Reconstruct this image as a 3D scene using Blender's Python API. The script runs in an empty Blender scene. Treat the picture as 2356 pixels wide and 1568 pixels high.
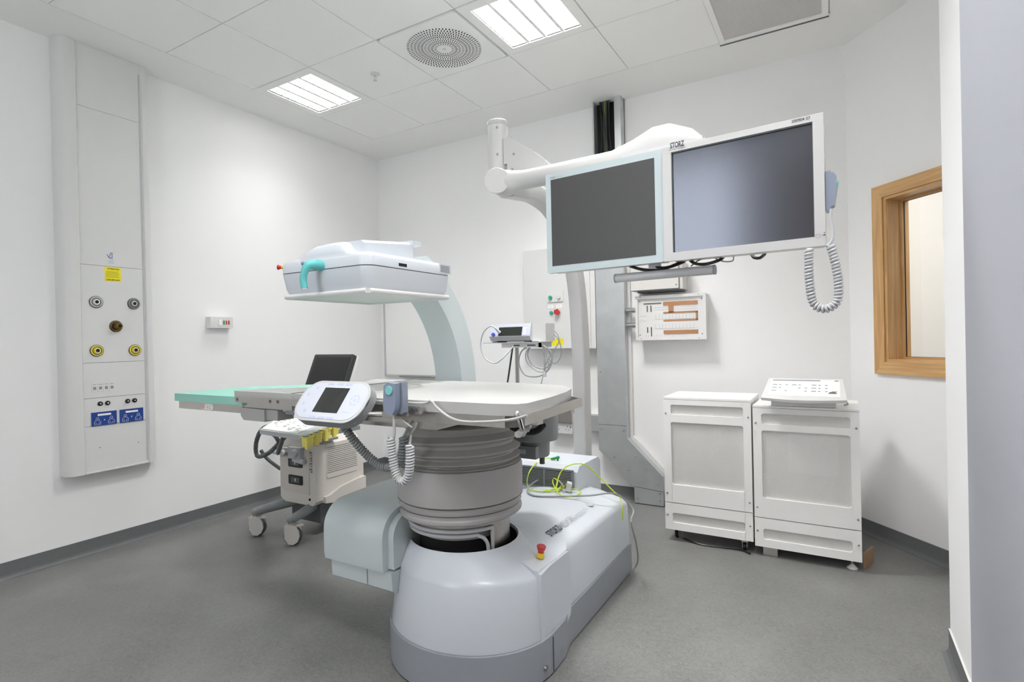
import bpy, bmesh, math, random
from mathutils import Matrix, Vector
PI = math.pi
random.seed(7)
S = bpy.context.scene
COL = S.collection
# ---------------------------------------------------------------- camera, world, exposure
CAMH = 1.2719
FPX, YAW, PIT, ROL = 1262.58, 0.5317, -0.0039, -0.0217      # in pixels of a 2356 wide frame
_F = Vector((-math.sin(YAW)*math.cos(PIT), math.cos(YAW)*math.cos(PIT), math.sin(PIT)))
_R = Vector((math.cos(YAW), math.sin(YAW), 0)); _U = _R.cross(_F)
R2 = math.cos(ROL)*_R + math.sin(ROL)*_U
U2 = -math.sin(ROL)*_R + math.cos(ROL)*_U
cam = bpy.data.cameras.new('camera'); cam.sensor_width = 36; cam.lens = FPX*36/2356
cam.clip_start = 0.03
camo = bpy.data.objects.new('camera', cam); COL.objects.link(camo)
M = Matrix((R2, U2, -_F)).transposed().to_4x4(); M.translation = (0, 0, CAMH)
camo.matrix_world = M; S.camera = camo
S.view_settings.view_transform = 'Standard'; S.view_settings.look = 'None'
S.view_settings.gamma = 1; S.view_settings.use_curve_mapping = False
S.view_settings.exposure = 0.54
S.cycles.max_bounces = 12; S.cycles.diffuse_bounces = 8; S.cycles.glossy_bounces = 4
W = bpy.data.worlds.new('world'); S.world = W; W.use_nodes = True
W.node_tree.nodes['Background'].inputs[0].default_value = (0.75, 0.82, 1.0, 1)
W.node_tree.nodes['Background'].inputs[1].default_value = 0.3
LIGHT_W = [7.6, 39.0, 9.0, 24.0, 15.0]          # watts of the recessed ceiling lights
REAR_FILL_W = 21.0            # daylight from an added window, unseen behind the camera
CEIL = 3.117

def at(px, py, x=None, y=None, z=None, pl=None):
    """point where the sight line of a photo pixel meets a world plane (used to read real sizes off the photo)"""
    r = _F + R2*((px-1178)/FPX) + U2*((784-py)/FPX)
    if x is not None: t = x/r.x
    elif y is not None: t = y/r.y
    elif z is not None: t = (z-CAMH)/r.z
    else:
        p = Vector(pl[0])-Vector((0, 0, CAMH)); n = Vector(pl[1]); t = p.dot(n)/r.dot(n)
    q = r*t; q.z += CAMH
    return q

# ---------------------------------------------------------------- materials
def lin(h):
    h = h.lstrip('#'); c = [int(h[i:i+2], 16)/255 for i in (0, 2, 4)]
    return tuple(v/12.92 if v <= .04045 else ((v+.055)/1.055)**2.4 for v in c)+(1,)
def mat(name, col, rough=.5, metal=0, bump=0, bscale=200, noise=0, nscale=20, spec=.5, coat=0, trans=0, alpha=1, emit=0):
    m = bpy.data.materials.new(name); m.use_nodes = True
    nt = m.node_tree; b = nt.nodes['Principled BSDF']
    c = lin(col) if isinstance(col, str) else tuple(col)+(1,)
    b.inputs['Base Color'].default_value = c
    b.inputs['Roughness'].default_value = rough; b.inputs['Metallic'].default_value = metal
    b.inputs['Specular IOR Level'].default_value = spec
    b.inputs['Coat Weight'].default_value = coat; b.inputs['Coat Roughness'].default_value = .1
    b.inputs['Transmission Weight'].default_value = trans; b.inputs['Alpha'].default_value = alpha
    if emit:
        b.inputs['Emission Color'].default_value = c; b.inputs['Emission Strength'].default_value = emit
    tc = nt.nodes.new('ShaderNodeTexCoord')
    if noise:
        n = nt.nodes.new('ShaderNodeTexNoise'); n.inputs['Scale'].default_value = nscale; n.inputs['Detail'].default_value = 6
        nt.links.new(tc.outputs['Object'], n.inputs['Vector'])
        mx = nt.nodes.new('ShaderNodeMix'); mx.data_type = 'RGBA'
        mx.inputs[6].default_value = tuple(v*(1-noise) for v in c[:3])+(1,)
        mx.inputs[7].default_value = tuple(min(1, v*(1+noise)) for v in c[:3])+(1,)
        nt.links.new(n.outputs['Fac'], mx.inputs[0]); nt.links.new(mx.outputs[2], b.inputs['Base Color'])
    if bump:
        n2 = nt.nodes.new('ShaderNodeTexNoise'); n2.inputs['Scale'].default_value = bscale; n2.inputs['Detail'].default_value = 3
        nt.links.new(tc.outputs['Object'], n2.inputs['Vector'])
        bp = nt.nodes.new('ShaderNodeBump'); bp.inputs['Strength'].default_value = bump; bp.inputs['Distance'].default_value = .002
        nt.links.new(n2.outputs['Fac'], bp.inputs['Height']); nt.links.new(bp.outputs[0], b.inputs['Normal'])
    return m
def perforated(name, base, hole, pitch, rad, axes=(0, 2)):
    m = mat(name, base, .45); nt = m.node_tree; b = nt.nodes['Principled BSDF']
    tc = nt.nodes.new('ShaderNodeTexCoord'); sp = nt.nodes.new('ShaderNodeSeparateXYZ')
    nt.links.new(tc.outputs['Object'], sp.inputs[0])
    def mth(op, a, bb=None):
        n = nt.nodes.new('ShaderNodeMath'); n.operation = op
        for i, v in enumerate((a, bb)):
            if v is None: continue
            if isinstance(v, (int, float)): n.inputs[i].default_value = v
            else: nt.links.new(v, n.inputs[i])
        return n.outputs[0]
    u = mth('DIVIDE', sp.outputs[axes[0]], pitch); v = mth('DIVIDE', sp.outputs[axes[1]], pitch)
    a = mth('ADD', u, v); c = mth('SUBTRACT', u, v)        # diagonal grid
    fa = mth('SUBTRACT', mth('FRACT', a), .5); fc = mth('SUBTRACT', mth('FRACT', c), .5)
    d = mth('ADD', mth('MULTIPLY', fa, fa), mth('MULTIPLY', fc, fc))
    k = mth('LESS_THAN', d, rad*rad)
    mx = nt.nodes.new('ShaderNodeMix'); mx.data_type = 'RGBA'
    mx.inputs[6].default_value = lin(base); mx.inputs[7].default_value = lin(hole)
    nt.links.new(k, mx.inputs[0]); nt.links.new(mx.outputs[2], b.inputs['Base Color'])
    return m
def wood(name, c1, c2, axis):
    m = mat(name, c1, .42, coat=.15); nt = m.node_tree; b = nt.nodes['Principled BSDF']
    tc = nt.nodes.new('ShaderNodeTexCoord'); mp = nt.nodes.new('ShaderNodeMapping')
    sc = [60, 60, 60]; sc[axis] = 3.0; mp.inputs['Scale'].default_value = sc
    nt.links.new(tc.outputs['Object'], mp.inputs[0])
    n = nt.nodes.new('ShaderNodeTexNoise'); n.inputs['Scale'].default_value = 1.0; n.inputs['Detail'].default_value = 5
    n.inputs['Distortion'].default_value = .6
    nt.links.new(mp.outputs[0], n.inputs['Vector'])
    r = nt.nodes.new('ShaderNodeValToRGB'); r.color_ramp.elements[0].position = .35; r.color_ramp.elements[1].position = .65
    r.color_ramp.elements[0].color = lin(c2); r.color_ramp.elements[1].color = lin(c1)
    nt.links.new(n.outputs['Fac'], r.inputs[0]); nt.links.new(r.outputs[0], b.inputs['Base Color'])
    return m

wallm = mat('wall_paint', '#f3f3f3', .75, bump=.03, bscale=150)
ceilm = mat('ceiling_paint', '#f3f3f1', .85)
tilem = mat('ceiling_tile', '#f6f6f4', .85, bump=.05, bscale=400)
gridm = mat('ceiling_grid', '#cfcfcc', .6)
basem = mat('skirting_vinyl', '#6a6c6d', .5, noise=.12, nscale=60)
whitep = mat('white_plastic', '#dddddc', .35)
whitem = mat('white_metal', '#dfdedc', .35)
cabm = mat('cabinet_white', '#f6f5f3', .35)
machm = mat('machine_white', '#d0d6dd', .32, coat=.1)
mintm = mat('machine_mint', '#ccd5d7', .35, coat=.1)
plinm = mat('machine_plinth', '#979ca3', .35, noise=.03, nscale=30)
colm = mat('column_grey', '#adabaa', .45, bump=.05, bscale=300)
belm = mat('bellows_grey', '#adaca9', .4)
dkgrey = mat('dark_grey_plastic', '#565a5c', .4)
midgrey = mat('mid_grey_plastic', '#8b8f90', .4)
ltgrey = mat('light_grey_plastic', '#c3c4c6', .4)
bluegrey = mat('blue_grey_plastic', '#8790a0', .4)
black = mat('black_plastic', '#151515', .4)
blackm = mat('matt_black', '#0a0a0a', .8)
steel = mat('stainless_steel', '#c4c1bc', .3, metal=1, noise=.08, nscale=90)
galv = mat('galvanised_steel', '#c9cccd', .36, metal=.65, noise=.14, nscale=9)
chrome = mat('chrome', '#e0e0e0', .12, metal=1)
screwm = mat('screw_metal', '#a8a8a8', .3, metal=1)
padm = mat('white_pad', '#b6b6b4', .42, bump=.05, bscale=60)
greenm = mat('green_pad', '#8fc7b8', .6, bump=.04, bscale=120)
tealm = mat('teal_plastic', '#5fbcbc', .4)
teal2 = mat('teal_button', '#7fccc6', .4)
redm = mat('red_plastic', '#c22c2e', .35)
yelm = mat('yellow_plastic', '#e4bf2c', .4)
holdm = mat('holder_yellow', '#ffee78', .3)
armm = mat('arm_white', '#c4c4c3', .35)
coupm = mat('dark_brass', '#7d6532', .35, metal=.9)
greenwire = mat('green_wire', '#72833c', .5)
jointm = mat('joint_grey', '#a9aaa8', .4)
stick = mat('yellow_sticker', '#f3e400', .5)
bluem = mat('blue_plate', '#1d3f8c', .35)
greenb = mat('green_button', '#1fa585', .35)
limem = mat('lime_cable', '#c3d63a', .45)
greencl = mat('green_connector', '#138c4a', .4)
greyc = mat('grey_cable', '#9b9d9d', .45)
dkcable = mat('dark_cable', '#3a3b3c', .45)
cartm = mat('cart_beige', '#d8d3cc', .42)
creamm = mat('cream_wall', '#e9e7e3', .8)
brownm = mat('brown_laminate', '#86664d', .5)
doorm = mat('door_blue_grey', '#a9abb4', .5)
brass = mat('brass', '#a9894a', .3, metal=1)
copper = mat('copper_busbar', '#b0805c', .45, metal=.3, noise=.2, nscale=120)
inkm = mat('ink', '#3c4046', .6)
inklt = mat('light_ink', '#a9adb3', .6)
inkblue = mat('blue_ink', '#3a4aa6', .6)
keym = mat('key_tint', '#bcc2dd', .5)
ovalm = mat('panel_face', '#ccd1dc', .3)
lcdm = mat('lcd_dark', '#2b2e2b', .25)
card = mat('cardboard', '#a88a68', .8)
clearp = mat('clear_plastic', '#e9e9e6', .25, trans=.5)
paper = mat('paper_white', '#f4f4f2', .6)
scr_l = mat('screen_matt', '#434343', .42)
scr_r = mat('screen_glossy', '#4c5058', .20, metal=.75)
scr_r.node_tree.nodes['Principled BSDF'].inputs['Base Color'].default_value = lin('#676a72')
glassm = mat('glass', '#ffffff', .0, trans=1)
perf = perforated('perforated_sheet', '#e6e5e2', '#a3a19e', .0085, .30)
perf_y = perforated('perforated_vent', '#dddcda', '#77756f', .014, .30, (0, 1))
oak_v = wood('oak_vertical', '#d3ab75', '#bb915c', 2)
oak_h = wood('oak_horizontal', '#d3ab75', '#bb915c', 0)

def floor_mat():
    m = mat('vinyl_floor', '#8b8a88', .38); nt = m.node_tree; b = nt.nodes['Principled BSDF']
    tc = nt.nodes.new('ShaderNodeTexCoord')
    n1 = nt.nodes.new('ShaderNodeTexNoise'); n1.inputs['Scale'].default_value = 70; n1.inputs['Detail'].default_value = 6; n1.inputs['Distortion'].default_value = 1.5
    n2 = nt.nodes.new('ShaderNodeTexNoise'); n2.inputs['Scale'].default_value = 3; n2.inputs['Detail'].default_value = 4
    for n in (n1, n2): nt.links.new(tc.outputs['Object'], n.inputs['Vector'])
    r = nt.nodes.new('ShaderNodeValToRGB'); r.color_ramp.elements[0].position = .3; r.color_ramp.elements[1].position = .7
    r.color_ramp.elements[0].color = lin('#646462'); r.color_ramp.elements[1].color = lin('#898987')
    ad = nt.nodes.new('ShaderNodeMath'); ad.operation = 'MULTIPLY_ADD'; ad.inputs[1].default_value = .65
    m2 = nt.nodes.new('ShaderNodeMath'); m2.operation = 'MULTIPLY'; m2.inputs[1].default_value = .35
    nt.links.new(n2.outputs['Fac'], m2.inputs[0]); nt.links.new(n1.outputs['Fac'], ad.inputs[0]); nt.links.new(m2.outputs[0], ad.inputs[2])
    nt.links.new(ad.outputs[0], r.inputs[0]); nt.links.new(r.outputs[0], b.inputs['Base Color'])
    rr = nt.nodes.new('ShaderNodeMath'); rr.operation = 'MULTIPLY_ADD'; rr.inputs[1].default_value = .25; rr.inputs[2].default_value = .3
    nt.links.new(n1.outputs['Fac'], rr.inputs[0]); nt.links.new(rr.outputs[0], b.inputs['Roughness'])
    return m
floorm = floor_mat()
seamm = mat('vinyl_seam', '#7d7c7a', .5)

# ---------------------------------------------------------------- geometry builder
def spline(pts, n=8, closed=False):
    P = [Vector(p) for p in pts]; out = []; N = len(P)
    segs = N if closed else N-1
    for i in range(segs):
        if closed: a, b, c, d = P[(i-1) % N], P[i], P[(i+1) % N], P[(i+2) % N]
        else: a, b, c, d = P[max(i-1, 0)], P[i], P[i+1], P[min(i+2, N-1)]
        for k in range(n):
            t = k/n
            out.append(.5*((2*b)+(c-a)*t+(2*a-5*b+4*c-d)*t*t+(3*b-a-3*c+d)*t**3))
    if not closed: out.append(P[-1])
    return out
def rrect(x0, x1, y0, y1, r, n=5):
    out = []
    for cx, cy, a in ((x1-r, y1-r, 0), (x0+r, y1-r, 90), (x0+r, y0+r, 180), (x1-r, y0+r, 270)):
        for k in range(n+1):
            t = math.radians(a+90*k/n); out.append((cx+r*math.cos(t), cy+r*math.sin(t)))
    return out
def ell(cx, cy, a, b, n=32, t0=0, t1=2*PI):
    full = abs(t1-t0-2*PI) < 1e-6
    return [(cx+a*math.cos(t0+(t1-t0)*k/(n if full else n-1)), cy+b*math.sin(t0+(t1-t0)*k/(n if full else n-1))) for k in range(n)]
class G:
    def __init__(s, T=None): s.bm = bmesh.new(); s.mi = 0; s.T = T or Matrix()
    def v(s, p): return s.bm.verts.new(s.T @ Vector(p))
    def f(s, vs):
        try: fa = s.bm.faces.new(vs); fa.material_index = s.mi; return fa
        except ValueError: return None
    def _bev(s, faces, w, seg, ang=30):
        if w <= 0: return
        es = set()
        for fa in faces:
            if not fa: continue
            for e in fa.edges:
                if len(e.link_faces) == 2 and e.calc_face_angle(0) > math.radians(ang): es.add(e)
        r = bmesh.ops.bevel(s.bm, geom=list(es), offset=w, segments=seg, profile=.5, affect='EDGES', clamp_overlap=True)
        for fa in r['faces']: fa.material_index = s.mi
    def box(s, x0, x1, y0, y1, z0, z1, bev=0, seg=2):
        vs = [s.v(p) for p in ((x0,y0,z0),(x1,y0,z0),(x1,y1,z0),(x0,y1,z0),(x0,y0,z1),(x1,y0,z1),(x1,y1,z1),(x0,y1,z1))]
        fs = [s.f([vs[i] for i in q]) for q in ((0,3,2,1),(4,5,6,7),(0,1,5,4),(1,2,6,5),(2,3,7,6),(3,0,4,7))]
        s._bev(fs, bev, seg); return s
    def prism(s, pts, ax, a, b, bev=0, seg=2, ang=30, top=None):
        def mk(p, c):
            return {'x': (c, p[0], p[1]), 'y': (p[0], c, p[1]), 'z': (p[0], p[1], c)}[ax]
        lo = [s.v(mk(p, a)) for p in pts]; hi = [s.v(mk(p, b)) for p in (top or pts)]; n = len(pts)
        fs = [s.f(lo[::-1]), s.f(hi)]
        for i in range(n): fs.append(s.f([lo[i], lo[(i+1) % n], hi[(i+1) % n], hi[i]]))
        s._bev(fs, bev, seg, ang); return s
    def loft(s, rings, caps=True):
        R = [[s.v(p) for p in r] for r in rings]; n = len(R[0])
        for a, b in zip(R, R[1:]):
            for i in range(n): s.f([a[i], a[(i+1) % n], b[(i+1) % n], b[i]])
        if caps: s.f(R[0][::-1]); s.f(R[-1])
        return s
    def lathe(s, prof, c=(0, 0, 0), n=48, caps=False, sx=1, sy=1):
        rings = [[(c[0]+r*sx*math.cos(2*PI*k/n), c[1]+r*sy*math.sin(2*PI*k/n), c[2]+z) for k in range(n)] for r, z in prof]
        return s.loft(rings, caps)
    def cyl(s, p0, p1, r, r2=None, n=20, bev=0):
        p0, p1 = Vector(p0), Vector(p1); d = (p1-p0).normalized()
        u = d.orthogonal().normalized(); w = d.cross(u); r2 = r if r2 is None else r2
        prof = [(r, p0), (r2, p1)]
        if bev: prof = [(r-bev, p0), (r, p0+d*bev), (r2, p1-d*bev), (r2-bev, p1)]
        rings = [[c+u*(q*math.cos(2*PI*k/n))+w*(q*math.sin(2*PI*k/n)) for k in range(n)] for q, c in prof]
        return s.loft(rings)
    def tube(s, pts, r, n=8, closed=False):
        P = [Vector(p) for p in pts]; N = len(P); rings = []
        u = None
        for i in range(N):
            if closed: t = P[(i+1) % N]-P[i-1]
            else: t = P[min(i+1, N-1)]-P[max(i-1, 0)]
            t.normalize()
            if u is None: u = t.orthogonal().normalized()
            else:
                u = u-t*u.dot(t)
                u = u.normalized() if u.length > 1e-6 else t.orthogonal().normalized()
            w = t.cross(u); rr = r[i] if isinstance(r, (list, tuple)) else r
            rings.append([P[i]+u*(rr*math.cos(2*PI*k/n))+w*(rr*math.sin(2*PI*k/n)) for k in range(n)])
        if closed: rings.append(rings[0])
        return s.loft(rings, not closed)
    def ribbed(s, pts, R, pitch, depth=.25, n=12):
        """corrugated hose / tightly wound coil: a helix wire along a path"""
        P = spline(pts, 12); L = [0]
        for a, b in zip(P, P[1:]): L.append(L[-1]+(b-a).length)
        def samp(d):
            d = max(0, min(L[-1], d))
            for i in range(len(L)-1):
                if L[i+1] >= d: break
            t = (d-L[i])/max(1e-9, L[i+1]-L[i]); return P[i].lerp(P[i+1], t), (P[i+1]-P[i]).normalized()
        turns = L[-1]/pitch; m = int(turns*n); out = []; u = None
        for k in range(m+1):
            p, t = samp(L[-1]*k/m)
            u = t.orthogonal().normalized() if u is None else (u-t*u.dot(t)).normalized()
            w = t.cross(u); a = 2*PI*k/n
            out.append(p+(u*math.cos(a)+w*math.sin(a))*R)
        return s.tube(out, pitch*.46, 6)
    def sph(s, c, r, sz=1, n=16, m=8):
        prof = [(r*math.sin(PI*i/m) if 0 < i < m else r*.001, -r*sz*math.cos(PI*i/m)) for i in range(m+1)]
        return s.lathe(prof, c, n, True)
    def quad(s, a, b, c, d): s.f([s.v(p) for p in (a, b, c, d)]); return s
    def poly(s, pts): s.f([s.v(p) for p in pts]); return s

MW = {}
def tag(o, label=None, cat=None, group=None, kind=None):
    if label: o['label'] = label
    if cat: o['category'] = cat
    if group: o['group'] = group
    if kind: o['kind'] = kind
    return o
def thing(name, label, cat, loc, rotz=0, group=None, rot=None):
    o = bpy.data.objects.new(name, None); COL.objects.link(o); o.empty_display_size = .05
    m = Matrix.Translation(loc) @ (rot.to_4x4() if rot else Matrix.Rotation(rotz, 4, 'Z'))
    o.matrix_world = m; MW[o] = m.copy()
    return tag(o, label, cat, group)
def P(name, g, ms, parent=None, label=None, sharp=35):
    bm = g.bm
    if parent is not None: T = MW[parent].inverted()
    else:
        xs = [v.co for v in bm.verts]
        lo = Vector([min(c[i] for c in xs) for i in range(3)]); hi = Vector([max(c[i] for c in xs) for i in range(3)])
        base = Vector(((lo.x+hi.x)/2, (lo.y+hi.y)/2, lo.z)); T = Matrix.Translation(-base)
    bmesh.ops.transform(bm, matrix=T, verts=bm.verts)
    bmesh.ops.recalc_face_normals(bm, faces=bm.faces)
    me = bpy.data.meshes.new(name); bm.to_mesh(me); bm.free()
    for m in (ms if isinstance(ms, (list, tuple)) else [ms]): me.materials.append(m)
    me.shade_smooth(); me.set_sharp_from_angle(angle=math.radians(sharp))
    o = bpy.data.objects.new(name, me); COL.objects.link(o)
    if parent is not None: o.parent = parent; MW[o] = MW[parent]
    else: o.location = base; MW[o] = Matrix.Translation(base)
    if label: o['label'] = label
    return o
def ST(name, g, ms, parent=None):
    o = P(name, g, ms, parent)
    if parent is None: o['kind'] = 'structure'
    return o
def text(name, body, origin, right, up, height, width, m, parent, label=None, thick=.0003, bold=0):
    """raised lettering: origin = lower left corner, right / up = directions"""
    cu = bpy.data.curves.new('t', 'FONT'); cu.body = body; cu.extrude = 0; cu.offset = bold
    to = bpy.data.objects.new('t', cu); COL.objects.link(to)
    bpy.context.view_layer.update()
    me = bpy.data.meshes.new_from_object(to.evaluated_get(bpy.context.evaluated_depsgraph_get()))
    bpy.data.objects.remove(to); bpy.data.curves.remove(cu)
    xs = [v.co.x for v in me.vertices]; ys = [v.co.y for v in me.vertices]
    x0, x1, y0, y1 = min(xs), max(xs), min(ys), max(ys)
    r, u = Vector(right).normalized(), Vector(up).normalized(); nn = r.cross(u)
    sx = width/(x1-x0) if width else height/(y1-y0); sy = height/(y1-y0); o3 = Vector(origin)
    T = MW[parent].inverted()
    for v in me.vertices: v.co = T @ (o3 + r*((v.co.x-x0)*sx) + u*((v.co.y-y0)*sy) + nn*thick)
    me.name = name; me.materials.append(m)
    o = bpy.data.objects.new(name, me); COL.objects.link(o); o.parent = parent; MW[o] = MW[parent]
    if label: o['label'] = label
    return o
def tree_copy(o, parent=None):
    c = o.copy(); COL.objects.link(c)
    if parent is not None: c.parent = parent; c.matrix_parent_inverse = Matrix()
    for ch in list(o.children): tree_copy(ch, c)
    return c

# ================================================================ SETTING
XW, YW = -3.99, 4.16
DC = Vector((.66, -.752, 0)).normalized()       # run of the angled right wall
C0 = Vector((.087, YW, 0)); NC = Vector((-DC.y*-1, DC.x*-1, 0))
NC = Vector((.752, .66, 0)).normalized()        # its outward normal (away from the room)
TC = Matrix((DC, NC, Vector((0, 0, 1)))).transposed().to_4x4(); TC.translation = C0
g = G(); g.box(-4.2, 4.2, -3.2, 6.2, -.1, 0); floor = ST('floor', g, floorm)
g = G()
for (a, b) in (((.209, 3.85), (.168, 2.4)), ((.168, 2.4), (.12, .2)), ((.194, 3.166), (.36, 3.164)), ((-3.9, -.6), (-1.9, 3.1)), ((-1.9, 3.1), (-1.34, 4.1))):
    a, b = Vector(a), Vector(b); d = (b-a).normalized(); n = Vector((-d.y, d.x))*.0012
    g.poly([(a+n).to_3d()+Vector((0,0,.0006)), (a-n).to_3d()+Vector((0,0,.0006)), (b-n).to_3d()+Vector((0,0,.0006)), (b+n).to_3d()+Vector((0,0,.0006))])
P('floor_seam', g, seamm, floor)
g = G(); g.box(XW-.15, XW, -1.35, YW+.15, 0, CEIL+.2); ST('wall_left', g, wallm)
g = G(); g.box(XW, .25, YW, YW+.15, 0, CEIL+.2); ST('wall_back', g, wallm)
RX0, RX1, RZ0, RZ1 = -2.35, -1.3, 1.0, 3.02
g = G(); g.box(XW, RX0, -1.35, -1.2, 0, CEIL+.2).box(RX1, 2.4, -1.35, -1.2, 0, CEIL+.2).box(RX0, RX1, -1.35, -1.2, 0, RZ0).box(RX0, RX1, -1.35, -1.2, RZ1, CEIL+.2); ST('wall_rear', g, wallm)
g = G()
for q in ((RX0, RX0+.06, RZ0, RZ1), (RX1-.06, RX1, RZ0, RZ1), (RX0, RX1, RZ0, RZ0+.06), (RX0, RX1, RZ1-.06, RZ1), (-1.84, -1.80, RZ0, RZ1)): g.box(q[0], q[1], -1.34, -1.28, q[2], q[3])
ST('added_window', g, whitep)  # unseen window, added for fill light and a bright screen reflection
g = G(); g.box(-.95, -.1, -1.20, -1.155, .005, 2.75, .002, 1); d2 = ST('added_door', g, brownm)  # unseen door, added so the right screen has something brown to reflect
g = G(); g.tube(spline([(-.86, -1.155, 1.0), (-.86, -1.11, 1.0), (-.80, -1.105, 1.0), (-.74, -1.11, 1.0)], 6), .009, 8); P('door_handle', g, steel, d2)
g = G(); g.box(-1.25, -.98, -1.2, -1.17, 1.2, 2.6, .002, 1); tag(P('added_board', g, doorm), 'added blue grey board, unseen behind the camera, for the screen reflection', 'added board')  # unseen panel, added to put a blue grey band in the screen reflection
L = bpy.data.lights.new('rear_fill', 'AREA'); L.shape = 'RECTANGLE'; L.size = RX1-RX0; L.size_y = RZ1-RZ0; L.energy = REAR_FILL_W; L.color = (.93, .96, 1)  # added area lamp that fills the room from behind the camera
lo = bpy.data.objects.new('rear_fill', L); COL.objects.link(lo); lo.location = ((RX0+RX1)/2, -1.40, (RZ0+RZ1)/2); lo.rotation_euler = (PI/2, 0, 0)
# angled wall with the interior window
WU0, WU1, WZ0, WZ1 = .205, 1.30, 1.013, 2.137
FW = .072
g = G(TC)
a0, a1, b0, b1 = WU0+FW-.02, WU1-FW+.02, WZ0+FW-.02, WZ1-FW+.02
g.box(0, a0, 0, .15, 0, CEIL+.2).box(a1, 2.2, 0, .15, 0, CEIL+.2).box(a0, a1, 0, .15, 0, b0).box(a0, a1, 0, .15, b1, CEIL+.2)
ST('wall_right', g, wallm)
# entry wall right beside the camera (parallel to the left wall) with its door opening
XN = .373
g = G(); g.box(XN, XN+.14, .92, 2.72, 0, CEIL+.2).box(XN, XN+.14, -1.2, -.1, 0, CEIL+.2).box(XN, XN+.14, -.1, .92, 2.3, CEIL+.2)
g.box(XN+.14, 1.25, 2.58, 2.72, 0, CEIL+.2)
ST('wall_entry', g, wallm)
g = G(); g.box(2.1, 2.25, -1.2, 2.58, 0, CEIL+.2); ST('wall_corridor', g, brownm)
g = G(); g.box(1.25, 2.25, 2.58, 2.72, 0, CEIL+.2); ST('wall_corridor_end', g, wallm)
# skirting, sit-on vinyl
BH, BT = .0934, .006
def skirt(name, a, b, n):
    a, b, n = Vector(a), Vector(b), Vector(n); d = (b-a).normalized()
    T = Matrix((d, n, Vector((0, 0, 1)))).transposed().to_4x4(); T.translation = a
    g = G(T); L = (b-a).length
    prof = [(0, 0), (.03, 0), (.016, .004), (.008, .014), (BT, .03), (BT, BH), (0, BH)]
    g.prism(prof, 'x', 0, L); return ST(name, g, basem)
skirt('baseboard_left', (XW, -1.2, 0), (XW, YW, 0), (1, 0, 0))
skirt('baseboard_back', (XW, YW, 0), (.087, YW, 0), (0, -1, 0))
skirt('baseboard_right', C0, C0+DC*2.1, -NC)
skirt('baseboard_entry', (XN, 2.72, 0), (XN, .92, 0), (-1, 0, 0))
g = G(); g.box(XN-.0065, XN, 1.0, 2.72, BH, BH+.002); P('trim_1', g, whitep)['kind'] = 'structure'
# ceiling: plaster margin, tile field, exposed backing
GX0, GY0, TS = -3.597, 3.70, .6
NI, NJ = 6, 8
holes = {(0, 1), (3, 1), (2, 1), (5, 0), (3, 4), (5, 5), (5, 3)}
g = G()
x0, x1, y1, y0 = GX0-.004, GX0+NI*TS+.004, GY0+.004, GY0-NJ*TS-.004
g.box(XW-.1, x0, -1.3, 4.3, CEIL, CEIL+.02).box(x1, 2.3, -1.3, 4.3, CEIL, CEIL+.02)
g.box(x0, x1, y1, 4.3, CEIL, CEIL+.02).box(x0, x1, -1.3, y0, CEIL, CEIL+.02)
g.box(XW-.15, 2.4, -1.3, 5.4, CEIL+.2, CEIL+.25)
ceil = ST('ceiling', g, ceilm)
g = G()
for i in range(NI):
    for j in range(NJ):
        if (i, j) in holes: continue
        a = GX0+i*TS; b = GY0-(j+1)*TS
        g.box(a+.0035, a+TS-.0035, b+.0035, b+TS-.0035, CEIL, CEIL+.018, .0015, 1)
P('ceiling_tile', g, tilem, ceil)
g = G()
for i in range(NI+1): g.box(GX0+i*TS-.012, GX0+i*TS+.012, y0, y1, CEIL+.006, CEIL+.03)
for j in range(NJ+1): g.box(x0, x1, GY0-j*TS-.012, GY0-j*TS+.012, CEIL+.0062, CEIL+.0305)
P('ceiling_grid', g, gridm, ceil)

# ---- window in the angled wall
def frame_local(g, u0, u1, z0, z1, w, d0, d1, bev=.004):
    g.mi = 0
    g.prism([(u0, z0), (u0+w, z0+w), (u0+w, z1-w), (u0, z1)], 'y', d0, d1, bev, 2)
    g.prism([(u1, z0), (u1, z1), (u1-w, z1-w), (u1-w, z0+w)], 'y', d0, d1, bev, 2)
    g.mi = 1
    g.prism([(u0, z0), (u1, z0), (u1-w, z0+w), (u0+w, z0+w)], 'y', d0, d1, bev, 2)
    g.prism([(u0, z1), (u0+w, z1-w), (u1-w, z1-w), (u1, z1)], 'y', d0, d1, bev, 2)
win = bpy.data.objects.new('window_1', None); COL.objects.link(win); win.matrix_world = TC @ Matrix.Translation(((WU0+WU1)/2, 0, WZ0)); MW[win] = win.matrix_world.copy(); win['kind'] = 'structure'
g = G(TC); frame_local(g, WU0, WU1, WZ0, WZ1, FW, -.022, .0); P('window_frame', g, [oak_v, oak_h], win, 'oak casing')
g = G(TC); frame_local(g, WU0+FW, WU1-FW, WZ0+FW, WZ1-FW, .018, -.012, .15, .001); P('window_lining', g, [oak_v, oak_h], win)
g = G(TC); frame_local(g, WU0+FW+.018, WU1-FW-.018, WZ0+FW+.018, WZ1-FW-.018, .012, .085, .10, .001)
P('glazing_bead', g, [oak_v, oak_h], win)
g = G(TC); frame_local(g, WU0+FW+.018, WU1-FW-.018, WZ0+FW+.018, WZ1-FW-.018, .014, .102, .106, 0); P('glazing_seal', g, [black, black], win)
g = G(TC); g.box(WU0+FW+.02, WU1-FW-.02, .107, .113, WZ0+FW+.02, WZ1-FW-.02); P('window_pane', g, glassm, win)
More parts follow.
